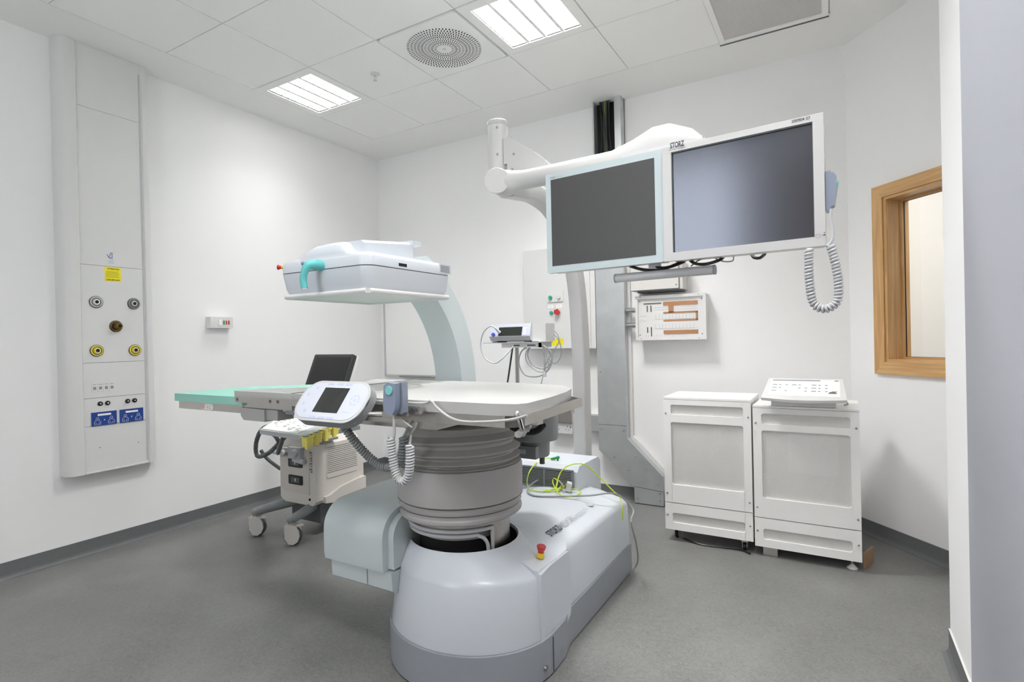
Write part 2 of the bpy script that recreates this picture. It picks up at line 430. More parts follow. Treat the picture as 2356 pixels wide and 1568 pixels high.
# room seen through the window
g = G(TC); g.box(-.6, 2.6, 1.6, 1.7, 0, CEIL+.2).box(-.7, -.6, .15, 1.7, 0, CEIL+.2).box(2.6, 2.7, .15, 1.7, 0, CEIL+.2); ST('wall_control_room', g, creamm)
L = bpy.data.lights.new('control_room_lamp', 'AREA'); L.shape = 'RECTANGLE'; L.size = .6; L.size_y = .6; L.energy = 22; L.color = (1, .985, .96)
lo = bpy.data.objects.new('control_room_lamp', L); COL.objects.link(lo); lo.location = C0+DC*.9+NC*.9+Vector((0, 0, CEIL-.02))

# ---- door leaf, folded back against the entry wall
g = G(); g.box(XN-.075, XN-.033, .95, 1.86, .008, 2.25, .002, 1); dr = ST('door_1', g, doorm)
g = G()
for z in (.3, 1.1, 1.9): g.cyl((XN-.04, .94, z), (XN-.04, .94, z+.1), .008)
P('hinge', g, steel, dr)

# ================================================================ CEILING FITTINGS
def ceiling_light(i, j, label, watts):
    a = GX0+i*TS; b = GY0-(j+1)*TS; c = (a+.3, b+.3, CEIL)
    t = thing('ceiling_light', label, 'ceiling light', c, group='recessed louvre ceiling lights')
    g = G(); e = .004; w = .062; H = .075
    x0, x1, y0, y1 = a+e, a+TS-e, b+e, b+TS-e
    for q in ((x0, x1, y0, y0+w), (x0, x1, y1-w, y1), (x0, x0+w, y0+w, y1-w), (x1-w, x1, y0+w, y1-w)):
        g.box(*q, CEIL-.003, CEIL+.01, .001, 1)
    P('frame', g, framem, t)
    g = G(); X0, X1, Y0, Y1 = x0+w, x1-w, y0+w, y1-w
    for q in ((X0-.004, X0, Y0, Y1), (X1, X1+.004, Y0, Y1), (X0, X1, Y0-.004, Y0), (X0, X1, Y1, Y1+.004)):
        g.box(*q, CEIL+.002, CEIL+H+.01)
    g.box(X0-.004, X1+.004, Y0-.004, Y1+.004, CEIL+H+.01, CEIL+H+.014)
    P('housing', g, reflm, t)
    g = G(); nx, ny = 4, 8
    for k in range(1, nx):
        xx = X0+(X1-X0)*k/nx; g.prism([(xx-.010, CEIL), (xx+.010, CEIL), (xx+.002, CEIL+.032), (xx-.002, CEIL+.032)], 'y', Y0, Y1)
    for k in range(nx):
        xa = X0+(X1-X0)*k/nx+.012; xb = X0+(X1-X0)*(k+1)/nx-.012
        for m in range(1, ny):
            yy = Y0+(Y1-Y0)*m/ny; n = 6
            pts = [(xa+(xb-xa)*q/n, CEIL+.003+.012*math.sin(PI*q/n)) for q in range(n+1)]
            g.prism(pts+[(xb, CEIL+.03), (xa, CEIL+.03)], 'y', yy-.004, yy+.004)
    P('louvre', g, reflm, t)
    g = G()
    for k in range(nx):
        xx = X0+(X1-X0)*(k+.5)/nx; g.cyl((xx, Y0+.01, CEIL+.058), (xx, Y1-.01, CEIL+.058), .008, n=10)
    P('tube', g, tubem, t)
    L = bpy.data.lights.new('lamp_glow', 'AREA'); L.shape = 'RECTANGLE'; L.size = X1-X0-.01; L.size_y = Y1-Y0-.01; L.energy = watts
    L.color = (1, .99, .985); L.spread = math.radians(SPREAD if i == 0 else 142)
    o = bpy.data.objects.new('lamp_glow', L); COL.objects.link(o); o.parent = t; o.location = (0, 0, .046)
    return t
SPREAD = 122
framem = mat('fitting_white', '#f4f4f2', .6)
reflm = mat('louvre_reflector', '#f0f0ee', .3)
tubem = mat('fluorescent_tube', '#ffffff', .5, emit=4)
names = ['square louvred ceiling light above the ultrasound cart, nearer the left wall',
         'square louvred ceiling light beside the round ceiling vent, cut by the top of the photo']
ceiling_light(0, 1, names[0], LIGHT_W[0]); ceiling_light(3, 1, names[1], LIGHT_W[1])
ceiling_light(3, 4, 'louvred ceiling light out of view above the lithotripter base', LIGHT_W[2])
ceiling_light(5, 5, 'louvred ceiling light out of view above the camera, by the entry wall', LIGHT_W[3])
ceiling_light(5, 3, 'louvred ceiling light out of view in front of the screens', LIGHT_W[4])

# round swirl diffuser
a, b = GX0+2*TS, GY0-2*TS; cx, cy = a+.3, b+.3
t = thing('round_ceiling_vent', 'square ceiling vent plate with a round pattern of radial slots, left of the large light', 'air vent', (cx, cy, CEIL))
g = G(); g.prism(rrect(a+.012, a+TS-.012, b+.012, b+TS-.012, .02), 'z', CEIL-.006, CEIL+.012, .002, 1); P('plate', g, framem, t)
g = G()
for rk in range(9):
    r0 = .048+rk*.0212; r1 = r0+.0165; nsl = 24 if rk < 1 else (48 if rk < 4 else 72)
    for k in range(nsl):
        th = 2*PI*(k+(.5 if rk % 2 else 0))/nsl; w = .0022+.0012*rk/8
        d = Vector((math.cos(th), math.sin(th), 0)); n = Vector((-d.y, d.x, 0))*w
        c = Vector((cx, cy, CEIL-.0064))
        g.poly([c+d*r0+n, c+d*r0-n, c+d*r1-n, c+d*r1+n])
P('slots', g, blackm, t)
g = G(); g.cyl((cx, cy, CEIL-.008), (cx, cy, CEIL-.005), .012); P('hub', g, whitem, t)
# exhaust grille
a, b = GX0+5*TS, GY0-TS
t = thing('perforated_ceiling_grille', 'square perforated metal ceiling grille at the top right', 'air vent', (a+.3, b+.3, CEIL))
g = G()
for q in ((a+.003, a+TS-.003, b+.003, b+.035), (a+.003, a+TS-.003, b+TS-.035, b+TS-.003), (a+.003, a+.035, b+.035, b+TS-.035), (a+TS-.035, a+TS-.003, b+.035, b+TS-.035)):
    g.box(*q, CEIL-.014, CEIL+.012, .003, 2)
P('frame', g, framem, t)
g = G(); g.box(a+.034, a+TS-.034, b+.034, b+TS-.034, CEIL-.006, CEIL); P('perforated_sheet', g, perf_y, t)
g = G(); g.box(a+.0, a+.6, b+TS-.004, b+TS+.006, CEIL-.018, CEIL-.012); P('edge_strip', g, dkgrey, t)
# sprinkler
p = at(863, 170, z=CEIL)
t = thing('sprinkler', 'small chrome sprinkler head hanging from a ceiling tile', 'sprinkler', p)
g = G(); g.lathe([(.034, 0), (.033, -.004), (.02, -.009), (.008, -.01)], p, 20); P('escutcheon', g, whitem, t)
g = G(); g.cyl(p, p-Vector((0, 0, .022)), .007)
for s in (-1, 1): g.tube([p+Vector((s*.007, 0, -.02)), p+Vector((s*.011, 0, -.03)), p+Vector((s*.003, 0, -.043))], .0018)
g.cyl(p-Vector((0, 0, .044)), p-Vector((0, 0, .046)), .014, n=16)
P('nozzle', g, chrome, t)

# ================================================================ LEFT WALL : medical trunking
t = thing('medical_trunking', 'tall white medical supply panel on the left wall with gas outlets and blue sockets', 'wall panel', (XW, 1.69, .51))
PX = -3.90
ZB, ZT = .512, CEIL-.001
def sideprof(s, y0, y1):
    g = G(); n = 6
    if s > 0: pts = [(XW, y0), (XW, y1), (PX+.0, y1), (PX+.012, y1-.01)]
    # (x, y) outline: quarter round on the outer edge
    w = y1-y0
    out = [(XW, y0), (XW, y1)] if s > 0 else [(XW, y1), (XW, y0)]
    if s > 0:   # left profile: outer edge at y0
        pts = [(XW, y0)]+[(XW+.04+.062*math.sin(PI/2*k/n), y0+.0+.05*(1-math.cos(PI/2*k/n))) for k in range(n+1)]+[(PX+.012, y1-.008), (PX, y1), (XW, y1)]
    else:
        pts = [(XW, y1)]+[(XW+.04+.062*math.sin(PI/2*k/n), y1-.05*(1-math.cos(PI/2*k/n))) for k in range(n+1)]+[(PX+.012, y0+.008), (PX, y0), (XW, y0)]
    g.prism(pts, 'z', ZB, ZT)
    return P('side_profile', g, whitep, t)
sideprof(1, 1.44, 1.535); sideprof(-1, 1.885, 1.95)
for (za, zb) in ((ZB+.005, .795), (.797, .965), (.967, 1.18), (1.182, 1.778), (1.78, 2.735), (2.737, ZT)):
    if za > 1 and za < 1.1: pass
    g = G(); g.box(XW, PX, 1.535, 1.885, za, zb, .0015, 1); P('front_panel', g, whitep, t)
g = G(); g.box(XW, PX+.006, 1.535, 1.885, ZB, ZB+.006); P('end_cap', g, whitep, t)
g = G(); g.box(PX-.001, PX+.0015, 1.876, 1.886, ZB+.02, 3.05); P('joint_strip', g, ltgrey, t)
def outlet(y, z, ring, label):
    g = G(Matrix.Translation((PX, y, z)) @ Matrix.Rotation(PI/2, 4, 'Y'))
    g.lathe([(.0, 0), (.034, 0), (.034, .006), (.031, .009), (.014, .009), (.014, .004), (.0, .004)], n=28); o = P('gas_outlet', g, ring, t, label)
    g = G(Matrix.Translation((PX, y, z)) @ Matrix.Rotation(PI/2, 4, 'Y'))
    g.lathe([(.0345, 0), (.0365, .001), (.0365, .004), (.0345, .005)], n=28); g.lathe([(.0, .0095), (.010, .0095)], n=18); P('ring', g, black, o)
    g = G(Matrix.Translation((PX, y, z)) @ Matrix.Rotation(PI/2, 4, 'Y'))
    g.lathe([(.010, .004), (.011, .016), (.015, .016), (.016, .009)], n=20); P('socket', g, chrome, o)
    g = G()
    g.bm.free(); g = G(Matrix.Translation((PX, y, z)) @ Matrix.Rotation(PI/2, 4, 'Y')); g.lathe([(.0215, .0092), (.0235, .0096), (.0255, .0092)], n=28)
    P('marking', g, black, o)
    return o
yr = mat('yellow_ring', '#dccb3d', .4)
outlet(1.61, 1.553, ltgrey, 'pale grey gas outlet'); outlet(1.82, 1.552, midgrey, 'grey and black gas outlet')
outlet(1.608, 1.255, yr, 'yellow gas outlet'); outlet(1.821, 1.252, yr, 'yellow gas outlet')
o = outlet(1.715, 1.405, coupm, 'dark outlet with a protruding brass coupling')
g = G(); g.cyl((PX+.009, 1.715, 1.405), (PX+.055, 1.715, 1.405), .02, .017, bev=.003); P('coupling', g, coupm, o)
g = G(); g.cyl((PX+.055, 1.715, 1.405), (PX+.0553, 1.715, 1.405), .010); P('bore', g, blackm, o)
for k in range(4):
    y = 1.592+k*.031; g = G(); g.box(PX, PX+.003, y-.0145, y+.0145, 1.005, 1.058, .001, 1); o = P('data_socket', g, whitem, t)
    g = G(); g.box(PX+.003, PX+.0034, y-.008, y+.008, 1.016, 1.034); g.box(PX+.003, PX+.0034, y-.009, y+.009, 1.046, 1.049); P('port', g, midgrey, o)
for y in (1.619, 1.659, 1.771, 1.811):
    g = G(Matrix.Translation((PX, y, .929)) @ Matrix.Rotation(PI/2, 4, 'Y')); g.lathe([(0, 0), (.014, 0), (.014, .005), (.009, .008), (.005, .008), (.005, .003), (0, .003)], n=20); o = P('earth_stud', g, black, t)
    g = G(); g.cyl((PX+.002, y, .929), (PX+.010, y, .929), .0042); P('pin', g, chrome, o)
for y0, nm in ((1.571, 'A'), (1.724, 'B')):
    g = G(); g.box(PX, PX+.006, y0, y0+.135, .795, .878, .001, 1); o = P('power_socket', g, bluem, t, 'dark blue double power socket')
    g = G(); X = PX+.0062
    g.box(PX+.006, X, y0+.032, y0+.104, .855, .867); P('label_strip', g, paper, o)
    for c in (y0+.03, y0+.105):
        g = G()
        pts = [(c-.016, .803), (c+.016, .803), (c+.018, .812), (c+.016, .822), (c+.008, .823), (c+.008, .838), (c+.004, .845), (c-.004, .845), (c-.008, .838), (c-.008, .823), (c-.016, .822), (c-.018, .812), (c-.016, .803)]
        g.tube([(X, q[0], q[1]) for q in pts], .0009, 4)
        g.box(X-.0002, X+.0004, c-.0015, c+.0015, .828, .836); g.box(X-.0002, X+.0004, c-.011, c-.005, .81, .8125); g.box(X-.0002, X+.0004, c+.005, c+.011, .81, .8125)
        P('pin_outline', g, paper, o)
    text('lettering', nm, (X, y0+.063, .824), (0, 1, 0), (0, 0, 1), .009, None, paper, o)
g = G(); X = PX+.0008
g.box(PX, X, 1.661, 1.750, 1.686, 1.775); st = P('sticker', g, stick, t, 'yellow warning sticker')
text('lettering', 'ATTENTION', (X, 1.675, 1.759), (0, 1, 0), (0, 0, 1), .010, .066, inkm, st, bold=.03)
text('lettering', 'CABLEFLOW', (X, 1.668, 1.691), (0, 1, 0), (0, 0, 1), .009, .076, inkm, st, bold=.04)
g = G()
for k in range(6): g.box(X, X+.0002, 1.667+.003*(k % 2), 1.744-.005*(k % 3), 1.711+k*.007, 1.7125+k*.007)
P('small_print', g, inkm, st)
g = G(); g.tube(spline([(X, 1.675, 1.853), (X, 1.683, 1.838), (X, 1.693, 1.832), (X, 1.702, 1.838), (X, 1.706, 1.846), (X, 1.700, 1.853), (X, 1.690, 1.846), (X, 1.689, 1.836), (X, 1.700, 1.829), (X, 1.709, 1.832)], 5), .0014, 5)
g.tube([(X, 1.692, 1.858), (X, 1.694, 1.866), (X, 1.697, 1.861), (X, 1.700, 1.867), (X, 1.703, 1.861), (X, 1.706, 1.866), (X, 1.708, 1.858), (X, 1.692, 1.858)], .001, 4)
P('crown_mark', g, inkblue, t)
g = G()
for k in range(5): g.box(PX, X, 1.682+.002*(k % 2), 1.715-.002*(k % 3), 1.798+k*.005, 1.7992+k*.005)
P('small_print', g, inklt, t)
g = G()
for y, z in ((1.612, .66), (1.828, .655)): g.sph((PX, y, z), .003, n=8, m=4)
P('screw', g, inkm, t)

# small alarm box on the left wall
t = thing('wall_switch_box', 'small white switch box with coloured indicators on the left wall', 'switch box', (XW, 2.43, 1.40))
g = G(); g.box(XW, XW+.055, 2.345, 2.52, 1.40, 1.482, .003, 2); P('box', g, whitep, t)
X = XW+.055
g = G(); g.box(X, X+.006, 2.405, 2.43, 1.42, 1.462, .002, 1); P('rocker_switch', g, paper, t)
for k, (y, m) in enumerate(((2.447, greencl), (2.466, redm), (2.485, redm))):
    g = G(); g.box(X, X+.004, y-.004, y+.004, 1.425, 1.455, .001, 1); P('indicator', g, m, t, 'green indicator' if k == 0 else 'red indicator')
g = G()
for k in range(5): g.box(X, X+.0003, 2.40+.02*k, 2.412+.02*k, 1.468, 1.470)
P('marking', g, inklt, t)

# ================================================================ BACK WALL items
# whiteboard
t = thing('whiteboard', 'thin framed white board low on the back wall by the corner, behind the C-arm', 'whiteboard', (-3.4, YW, .93))
bx0, bx1, bz0, bz1 = -3.93, -3.16, .935, 1.74
g = G(); g.box(bx0, bx1, YW-.012, YW, bz0, bz1); P('board', g, paper, t)
g = G()
for q in ((bx0-.012, bx0+.006, bz0, bz1), (bx1-.006, bx1+.012, bz0, bz1), (bx0-.012, bx1+.012, bz0-.012, bz0+.006), (bx0-.012, bx1+.012, bz1-.006, bz1+.012)):
    g.box(q[0], q[1], YW-.02, YW, q[2], q[3], .002, 1)
P('frame', g, ltgrey, t)
g = G(); g.box(-3.7, -3.3, YW-.07, YW-.012, bz0-.016, bz0-.010, .002, 1).box(-3.7, -3.3, YW-.073, YW-.07, bz0-.016, bz0); P('pen_tray', g, midgrey, t)

# grey wall cabinet with push buttons
CY = 4.06
t = thing('control_cabinet', 'light grey cabinet on the back wall with green and red push buttons', 'wall cabinet', (-1.95, YW, 1.18))
g = G(); g.box(-2.26, -1.622, CY+.004, YW-.003, 1.183, 2.01, .003, 1); P('body', g, mat('cabinet_grey', '#dcdcda', .5), t)
g = G(); g.box(-2.255, -1.662, CY-.006, CY+.003, 1.186, 2.005, .003, 1); P('door', g, mat('cabinet_grey_door', '#dcdcdb', .5), t)
CF = CY-.006
g = G(); g.box(-2.037, -1.892, CF-.008, CF, 1.566, 1.648, .002, 1); o = P('button_plate', g, whitep, t)
for x, m, lb in ((-2.004, greenb, 'green button'), (-1.928, whitep, 'white button')):
    g = G(); g.cyl((x, CF-.008, 1.603), (x, CF-.024, 1.603), .016, bev=.003); P('button', g, m, o, lb)
for x in (-2.032, -1.955):
    g = G(); g.box(x, x+.048, CF-.002, CF, 1.513, 1.543); o = P('label_plate', g, paper, t)
    g = G()
    for k in range(3): g.box(x+.008, x+.04-.004*k, CF-.0024, CF-.002, 1.522+k*.007, 1.5235+k*.007)
    P('small_print', g, inklt, o)
g = G(); g.cyl((-2.0, CF, 1.478), (-2.0, CF-.018, 1.478), .015, bev=.003); P('button', g, greenb, t, 'small green button')
g = G(); g.cyl((-1.94, CF, 1.482), (-1.94, CF-.02, 1.482), .018); o = P('stop_button', g, midgrey, t, 'red emergency stop knob')
g = G(Matrix.Translation((-1.94, CF-.02, 1.482)) @ Matrix.Rotation(PI/2, 4, 'X'))
g.prism([((.026 if k % 2 == 0 else .02)*math.cos(k*PI/5), (.026 if k % 2 == 0 else .02)*math.sin(k*PI/5)) for k in range(10)], 'z', 0, .022, .003, 2); P('knob', g, redm, o)
g = G(); g.box(-2.03, -1.90, CF-.001, CF, 1.215, 1.265); P('sticker', g, stick, t, 'yellow sticker')

# sockets and plates below
t = thing('steel_wall_box', 'stainless steel box low on the back wall above a white double socket', 'wall box', (-1.95, YW, .57))
g = G(); g.box(-2.06, -1.852, 4.08, YW, .575, .79, .002, 1); P('box', g, steel, t)
g = G(); g.prism([(4.14, .80), (4.07, .775), (4.07, .765), (4.14, .79)], 'x', -2.1, -1.84); P('lid', g, whitem, t)
t = thing('double_wall_socket', 'white double plug socket on the back wall below the steel box', 'power socket', (-1.95, YW, .49))
g = G(); g.box(-2.03, -1.86, 4.095, YW, .485, .57, .004, 2); P('body', g, whitep, t)
g = G()
for x in (-1.99, -1.90):
    g.box(x-.003, x+.003, 4.0942, 4.096, .538, .55)
    g.box(x-.018, x-.011, 4.0942, 4.096, .515, .521).box(x+.011, x+.018, 4.0942, 4.096, .515, .521)
for x in (-2.018, -1.872): g.cyl((x, 4.0935, .54), (x, 4.096, .54), .006, n=10)
P('pin_holes', g, dkgrey, t)
t = thing('steel_cover_plate', 'small galvanised steel cover plate on the back wall left of the metal trunk', 'cover plate', (-1.64, YW, .52))
g = G(); g.box(-1.72, -1.618, YW-.06, YW, .523, .645, .002, 1); P('plate', g, galv, t)
g = G(); g.box(-1.72, -1.618, YW-.062, YW-.0, .645, .66); P('lip', g, whitem, t)

# galvanised cable trunk up the back wall
TY0, TY1 = 4.06, YW-.001
t = thing('cable_trunk', 'galvanised steel cable trunk running up the back wall, its top open to show the cables', 'cable trunk', (-1.4, YW, 0))
TL, TR = -1.615, -1.385
def trunkpts(a=0):
    return [(TL+a, .385), (-1.335+a, .125), (-1.335+a, .006), (-1.115-a, .006), (-1.115-a, .225), (TR-a, .49)]
g = G(); g.prism([(TL, 2.02)]+trunkpts()+[(TR, 2.02)], 'y', TY0, TY1, .001, 1); P('cover', g, galv, t)
g = G(); g.prism([(TR-.002, 2.02), (TR-.002, .49), (-1.117, .226), (-1.117, .006), (-1.09, .006), (-1.09, .235), (TR+.025, .50), (TR+.025, 2.02)], 'y', TY1-.03, TY1, 0); P('flange', g, whitem, t)
g = G()
for x, z in ((-1.59, .55), (-1.41, .55), (-1.59, 1.0), (-1.49, .34), (-1.38, .25), (-1.32, .36), (-1.24, .275), (-1.31, .10), (-1.14, .10), (-1.31, .045), (-1.14, .045), (-1.59, 1.82), (-1.15, .17)):
    g.sph((x, TY0-.001, z), .006, n=10, m=6)
P('screw', g, screwm, t)
g = G(); g.box(TL, TR, TY0-.0015, TY0, .585, .588).prism([(-1.335, .128), (-1.115, .112), (-1.115, .115), (-1.335, .131)], 'y', TY0-.0015, TY0); P('joint', g, dkgrey, t)
g = G(); g.box(TL, TL+.012, TY0+.005, TY1, 2.02, CEIL).box(TR-.05, TR, TY0+.005, TY1-.0, 2.02, CEIL, .002, 1).box(TL, TR, TY1-.01, TY1, 2.02, CEIL); P('open_channel', g, galv, t)
g = G(); g.box(TL+.012, TR-.05, TY1-.014, TY1-.01, 2.02, CEIL); P('channel_lining', g, blackm, t)
random.seed(3)
for k in range(9):
    x = TL+.03+k*.016; m = [black, black, dkcable, dkcable, greenwire, greyc, dkcable, black, dkcable][k]
    g = G(); g.tube(spline([(x+random.uniform(-.01, .01), TY0+.04, 1.9), (x+random.uniform(-.008, .008), TY0+.035+.01*(k % 2), 2.4), (TL+.09+(k-4)*.006, TY0+.035+.02*(k % 3), 2.85), (TL+.09+(k-4)*.009, TY0+.04+.012*(k % 2), CEIL)], 8), .0065 if k != 4 else .0075, 6)
    P('cable', g, m, t, 'green and yellow cable' if k == 4 else None)
# conduits
t = None
for z in (1.47, 1.355):
    c = thing('steel_conduit', 'short steel conduit joining the trunk to the distribution board, %s of the pair' % ('upper' if z > 1.4 else 'lower'), 'conduit', (-1.33, 4.09, z-.02), group='conduits from the trunk')
    g = G(); g.cyl((TR+.001, 4.095, z), (-1.27, 4.095, z), .02, bev=.001); P('pipe', g, chrome, c)
    g = G(); g.cyl((-1.365, 4.095, z), (-1.345, 4.095, z), .024, bev=.002); P('collar', g, chrome, c)

# distribution board
t = thing('distribution_board', 'white electrical distribution board with copper strips on the back wall', 'distribution board', (-1.03, YW, 1.24))
DY = 4.045
g = G(); g.box(-1.285, -.785, DY, YW, 1.245, 1.565, .002, 1); P('box', g, whitem, t)
g = G()
for q in ((-1.29, -.78, 1.24, 1.262), (-1.29, -.78, 1.548, 1.57), (-1.29, -1.272, 1.262, 1.548), (-.80, -.78, 1.262, 1.548)): g.box(q[0], q[1], DY-.014, DY, q[2], q[3], .001, 1)
P('rim', g, whitem, t)
Y = DY-.0035
g = G()
def zz(v): return 1.262+v*.286
def xx(v): return -1.272+v*.472
for (u0, u1, v0, v1) in ((.40, .92, .80, .90), (.48, .56, .62, .80), (.40, .92, .60, .64), (.89, .92, .42, .62), (.40, .92, .40, .44), (.40, .92, .07, .17)):
    g.box(xx(u0), xx(u1), Y, DY, zz(v0), zz(v1))
P('busbar', g, copper, t, 'copper strips')
g = G()
for (u0, u1, v0, v1) in ((.09, .37, .86, .885), (.14, .155, .66, .82), (.20, .215, .66, .82), (.14, .155, .12, .26), (.20, .215, .02, .26)): g.box(xx(u0), xx(u1), Y, DY, zz(v0), zz(v1))
P('slot', g, dkgrey, t)
g = G()
for k in range(18):
    g.box(xx(.12+k*.042), xx(.122+k*.042), Y+.002, DY, zz(.92), zz(.99)); g.box(xx(.12+k*.042), xx(.122+k*.042), Y+.002, DY, zz(.0), zz(.06))
for k in range(12):
    for v in (.50, .26): g.box(xx(.28+k*.052), xx(.282+k*.052), Y+.002, DY, zz(v-.05), zz(v+.07))
for v in (.45, .21, .70, .76, .93): g.box(xx(.26), xx(.9), Y+.002, DY, zz(v), zz(v+.004))
g.box(xx(.03), xx(.13), Y+.002, DY, zz(.55), zz(.555)).box(xx(.03), xx(.13), Y+.002, DY, zz(.42), zz(.425))
P('printed_grid', g, inklt, t)
g = G()
for x in (-1.26, -.81):
    for z in (1.28, 1.53): g.sph((x, Y, z), .004, n=8, m=4)
for x in (-1.25, -.83):
    for z in (1.251, 1.559): g.sph((x, DY-.014, z), .003, n=8, m=4)
P('screw', g, dkgrey, t)
# isolator box above it
t = thing('isolator_box', 'grey metal isolator box on the back wall, just above the distribution board', 'switch box', (-1.12, YW, 1.60))
g = G(); g.box(-1.30, -.93, 4.00, YW, 1.605, 1.80, .003, 1); P('body', g, mat('warm_grey_metal', '#d2cfcb', .45), t)
g = G(); g.box(-1.305, -.955, 3.985, 3.998, 1.61, 1.795, .003, 1); P('door', g, mat('warm_grey_door', '#d6d3cf', .45), t)
g = G(); g.box(-1.305, -.953, 3.996, 4.0, 1.606, 1.611).box(-.957, -.952, 3.996, 4.0, 1.606, 1.70); P('shadow_gap', g, dkgrey, t)
g = G(); g.sph((-.972, 3.984, 1.635), .005, n=10, m=6); P('screw', g, screwm, t)
g = G(); g.box(-1.27, -.95, 4.03, YW, 1.594, 1.605); P('bottom_gland', g, dkgrey, t)

# ================================================================ TWO CABINETS
def cabinet(name, label, x0, x1, y0, depth, z0, z1, rot, feet, inner):
    cxm = (x0+x1)/2
    t = thing('electronics_cabinet', label, 'cabinet', (cxm, y0, 0), rot, group='perforated white cabinets')
    T = MW[t]; w = (x1-x0)/2
    g = G(T); g.box(-w+.002, w-.002, .022, depth, z0, z1-.012, .003, 1); P('body', g, cabm, t)
    g = G(T); g.box(-w, w, .0, depth+.002, z1-.012, z1, .004, 2); P('top', g, cabm, t)
    zs = z0+.165
    def panel(nm, za, zb, wins):
        g = G(T)
        # front sheet built around its rounded openings
        xs = (-w+.045, w-.042)
        edges = [za]+[e for wv in wins for e in wv]+[zb]
        g.box(-w, xs[0], .0, .02, za, zb, .002, 1); g.box(xs[1], w, 0, .02, za, zb, .002, 1)
        for a, b in zip(edges[::2], edges[1::2]): g.box(xs[0]-.001, xs[1]+.001, .0, .02, a, b, 0)
        r = .012
        for (a, b) in wins:
            for (cxx, czz, sx, sz) in ((xs[0], a, 1, 1), (xs[1], a, -1, 1), (xs[0], b, 1, -1), (xs[1], b, -1, -1)):
                arc = [(cxx+sx*r*(1-math.sin(PI/2*k/4)), czz+sz*r*(1-math.cos(PI/2*k/4))) for k in range(5)]
                g.prism([(cxx-sx*.001, czz-sz*.001)]+arc, 'y', .0, .012)
        o = P(nm, g, cabm, t)
        for (a, b) in wins:
            g = G(T); g.box(xs[0], xs[1], .012, .02, a, b); P('perforated_sheet', g, perf, o)
        return o
    up = panel('front_panel', zs+.004, z1-.014, [(zs+.115, zs+.50), (z1-.105, z1-.045)] if True else 0)
    lowp = panel('lower_panel', z0, zs-.002, [(z0+.045, z0+.105)])
    g = G(T)
    for x in (-w+.015, w-.015):
        for z in (z1-.10, zs+.06): g.sph((x, -.001, z), .0055, n=10, m=6)
    P('screw', g, screwm, up)
    g = G(T)
    for x in (-w+.015, w-.015): g.sph((x, -.001, z0+.09), .0055, n=10, m=6)
    P('screw', g, screwm, lowp)
    if inner:
        g = G(T); g.box(-.08, .16, .0115, .013, zs+.27, zs+.50); P('inner_sheet', g, ltperf, up)
    for f in feet:
        g = G(T)
        if f[0] == 'caster':
            x, y = f[1], f[2]
            g.box(x-.018, x+.018, y-.012, y+.012, .05, z0-.0, .002, 1); g.box(x-.014, x-.011, y-.015, y+.02, .015, .055).box(x+.011, x+.014, y-.015, y+.02, .015, .055)
            o = P('caster', g, steel, t)
            g = G(T); g.cyl((x-.009, y, .022), (x+.009, y, .022), .0215, bev=.003); P('wheel', g, black, o)
        else:
            x, y = f[1], f[2]
            g.cyl((x, y, .02), (x, y, z0), .006); o = P('levelling_foot', g, steel, t)
            g = G(T); g.lathe([(.0, 0), (.026, 0), (.027, .004), (.012, .018), (.008, .024), (0, .024)], (x, y, 0), 20); P('pad', g, whitep, o)
    return t
ltperf = perforated('perforated_light', '#e9e8e6', '#b0aeab', .0085, .30)
LC = cabinet('L', 'white perforated cabinet on casters, left of the pair, its top bare', -.928, -.424, 3.415, .40, .072, .89, 0.0,
        [('caster', -.20, .08), ('caster', .2, .05), ('caster', -.2, .34), ('caster', .2, .34)], False)
RC = cabinet('R', 'white perforated cabinet on levelling feet, right of the pair, carrying the control console', -.414, .105, 3.405, .44, .056, .862, -.012,
        [('foot', .215, .05), ('foot', -.215, .38), ('foot', .215, .38), ('foot', -.19, .12)], True)
g = G(); g.box(-.375, -.30, 3.435, 3.46, .001, .05, .001, 1); tag(P('steel_bracket', g, steel), 'small steel bracket on the floor under the right cabinet', 'bracket')
g = G(); g.prism([(.118, 3.47), (.165, 3.60), (.159, 3.603), (.112, 3.473)], 'z', .001, .085); tag(P('cardboard_piece', g, card), 'scrap of brown cardboard standing beside the right cabinet', 'cardboard')
g = G(); g.tube(spline([(-.83, 3.46, .012), (-.72, 3.42, .006), (-.6, 3.43, .005), (-.5, 3.44, .005), (-.44, 3.40, .008)], 6), .005, 6); tag(P('floor_cable', g, black), 'short black cable lying on the floor under the left cabinet', 'cable')

# control console on right cabinet
t = thing('control_console', 'white sloping control console with a membrane keypad lying on the right cabinet', 'control console', (-.155, 3.5, .862))
TK = Matrix.Translation((-.155, 3.34, .90)) @ Matrix.Rotation(math.radians(17), 4, 'X')
g = G(); g.box(-.315, .0, 3.40, 3.64, .865, .905, .006, 2); P('base', g, whitep, t)
g = G(TK); n = 10
front = [(-.205+.41*k/n, -.022*math.sin(PI*k/n)) for k in range(n+1)]
g.prism(front+[(.19, .30), (-.19, .30)], 'z', 0, .016, .005, 2); top = P('keypad_housing', g, whitep, t)
g = G(TK); g.box(-.175, .175, .035, .28, .0161, .0175); P('keypad', g, paper, top)
g = G(TK)
g.box(-.165, .08, .258, .272, .0176, .0185); g.box(.15, .17, .258, .272, .0176, .0185); P('strip', g, midgrey, top)
g = G(TK); random.seed(4)
for r in range(3):
    for c in range(10):
        if random.random() < .2: continue
        w = .012+.012*(c % 3 == 0); x = -.16+c*.033; y = .10+r*.045
        g.box(x, x+w, y, y+.012, .0176, .0183)
P('keys', g, inklt, top)
g = G(TK); g.box(.125, .155, .09, .10, .0176, .0183).box(.12, .16, .078, .086, .0176, .0183); P('symbol', g, inkm, top)
g = G()
for k in range(4): g.cyl((-.29+.09*k, 3.42, .8625), (-.29+.09*k, 3.42, .866), .008, n=10)
P('rubber_foot', g, black, t)
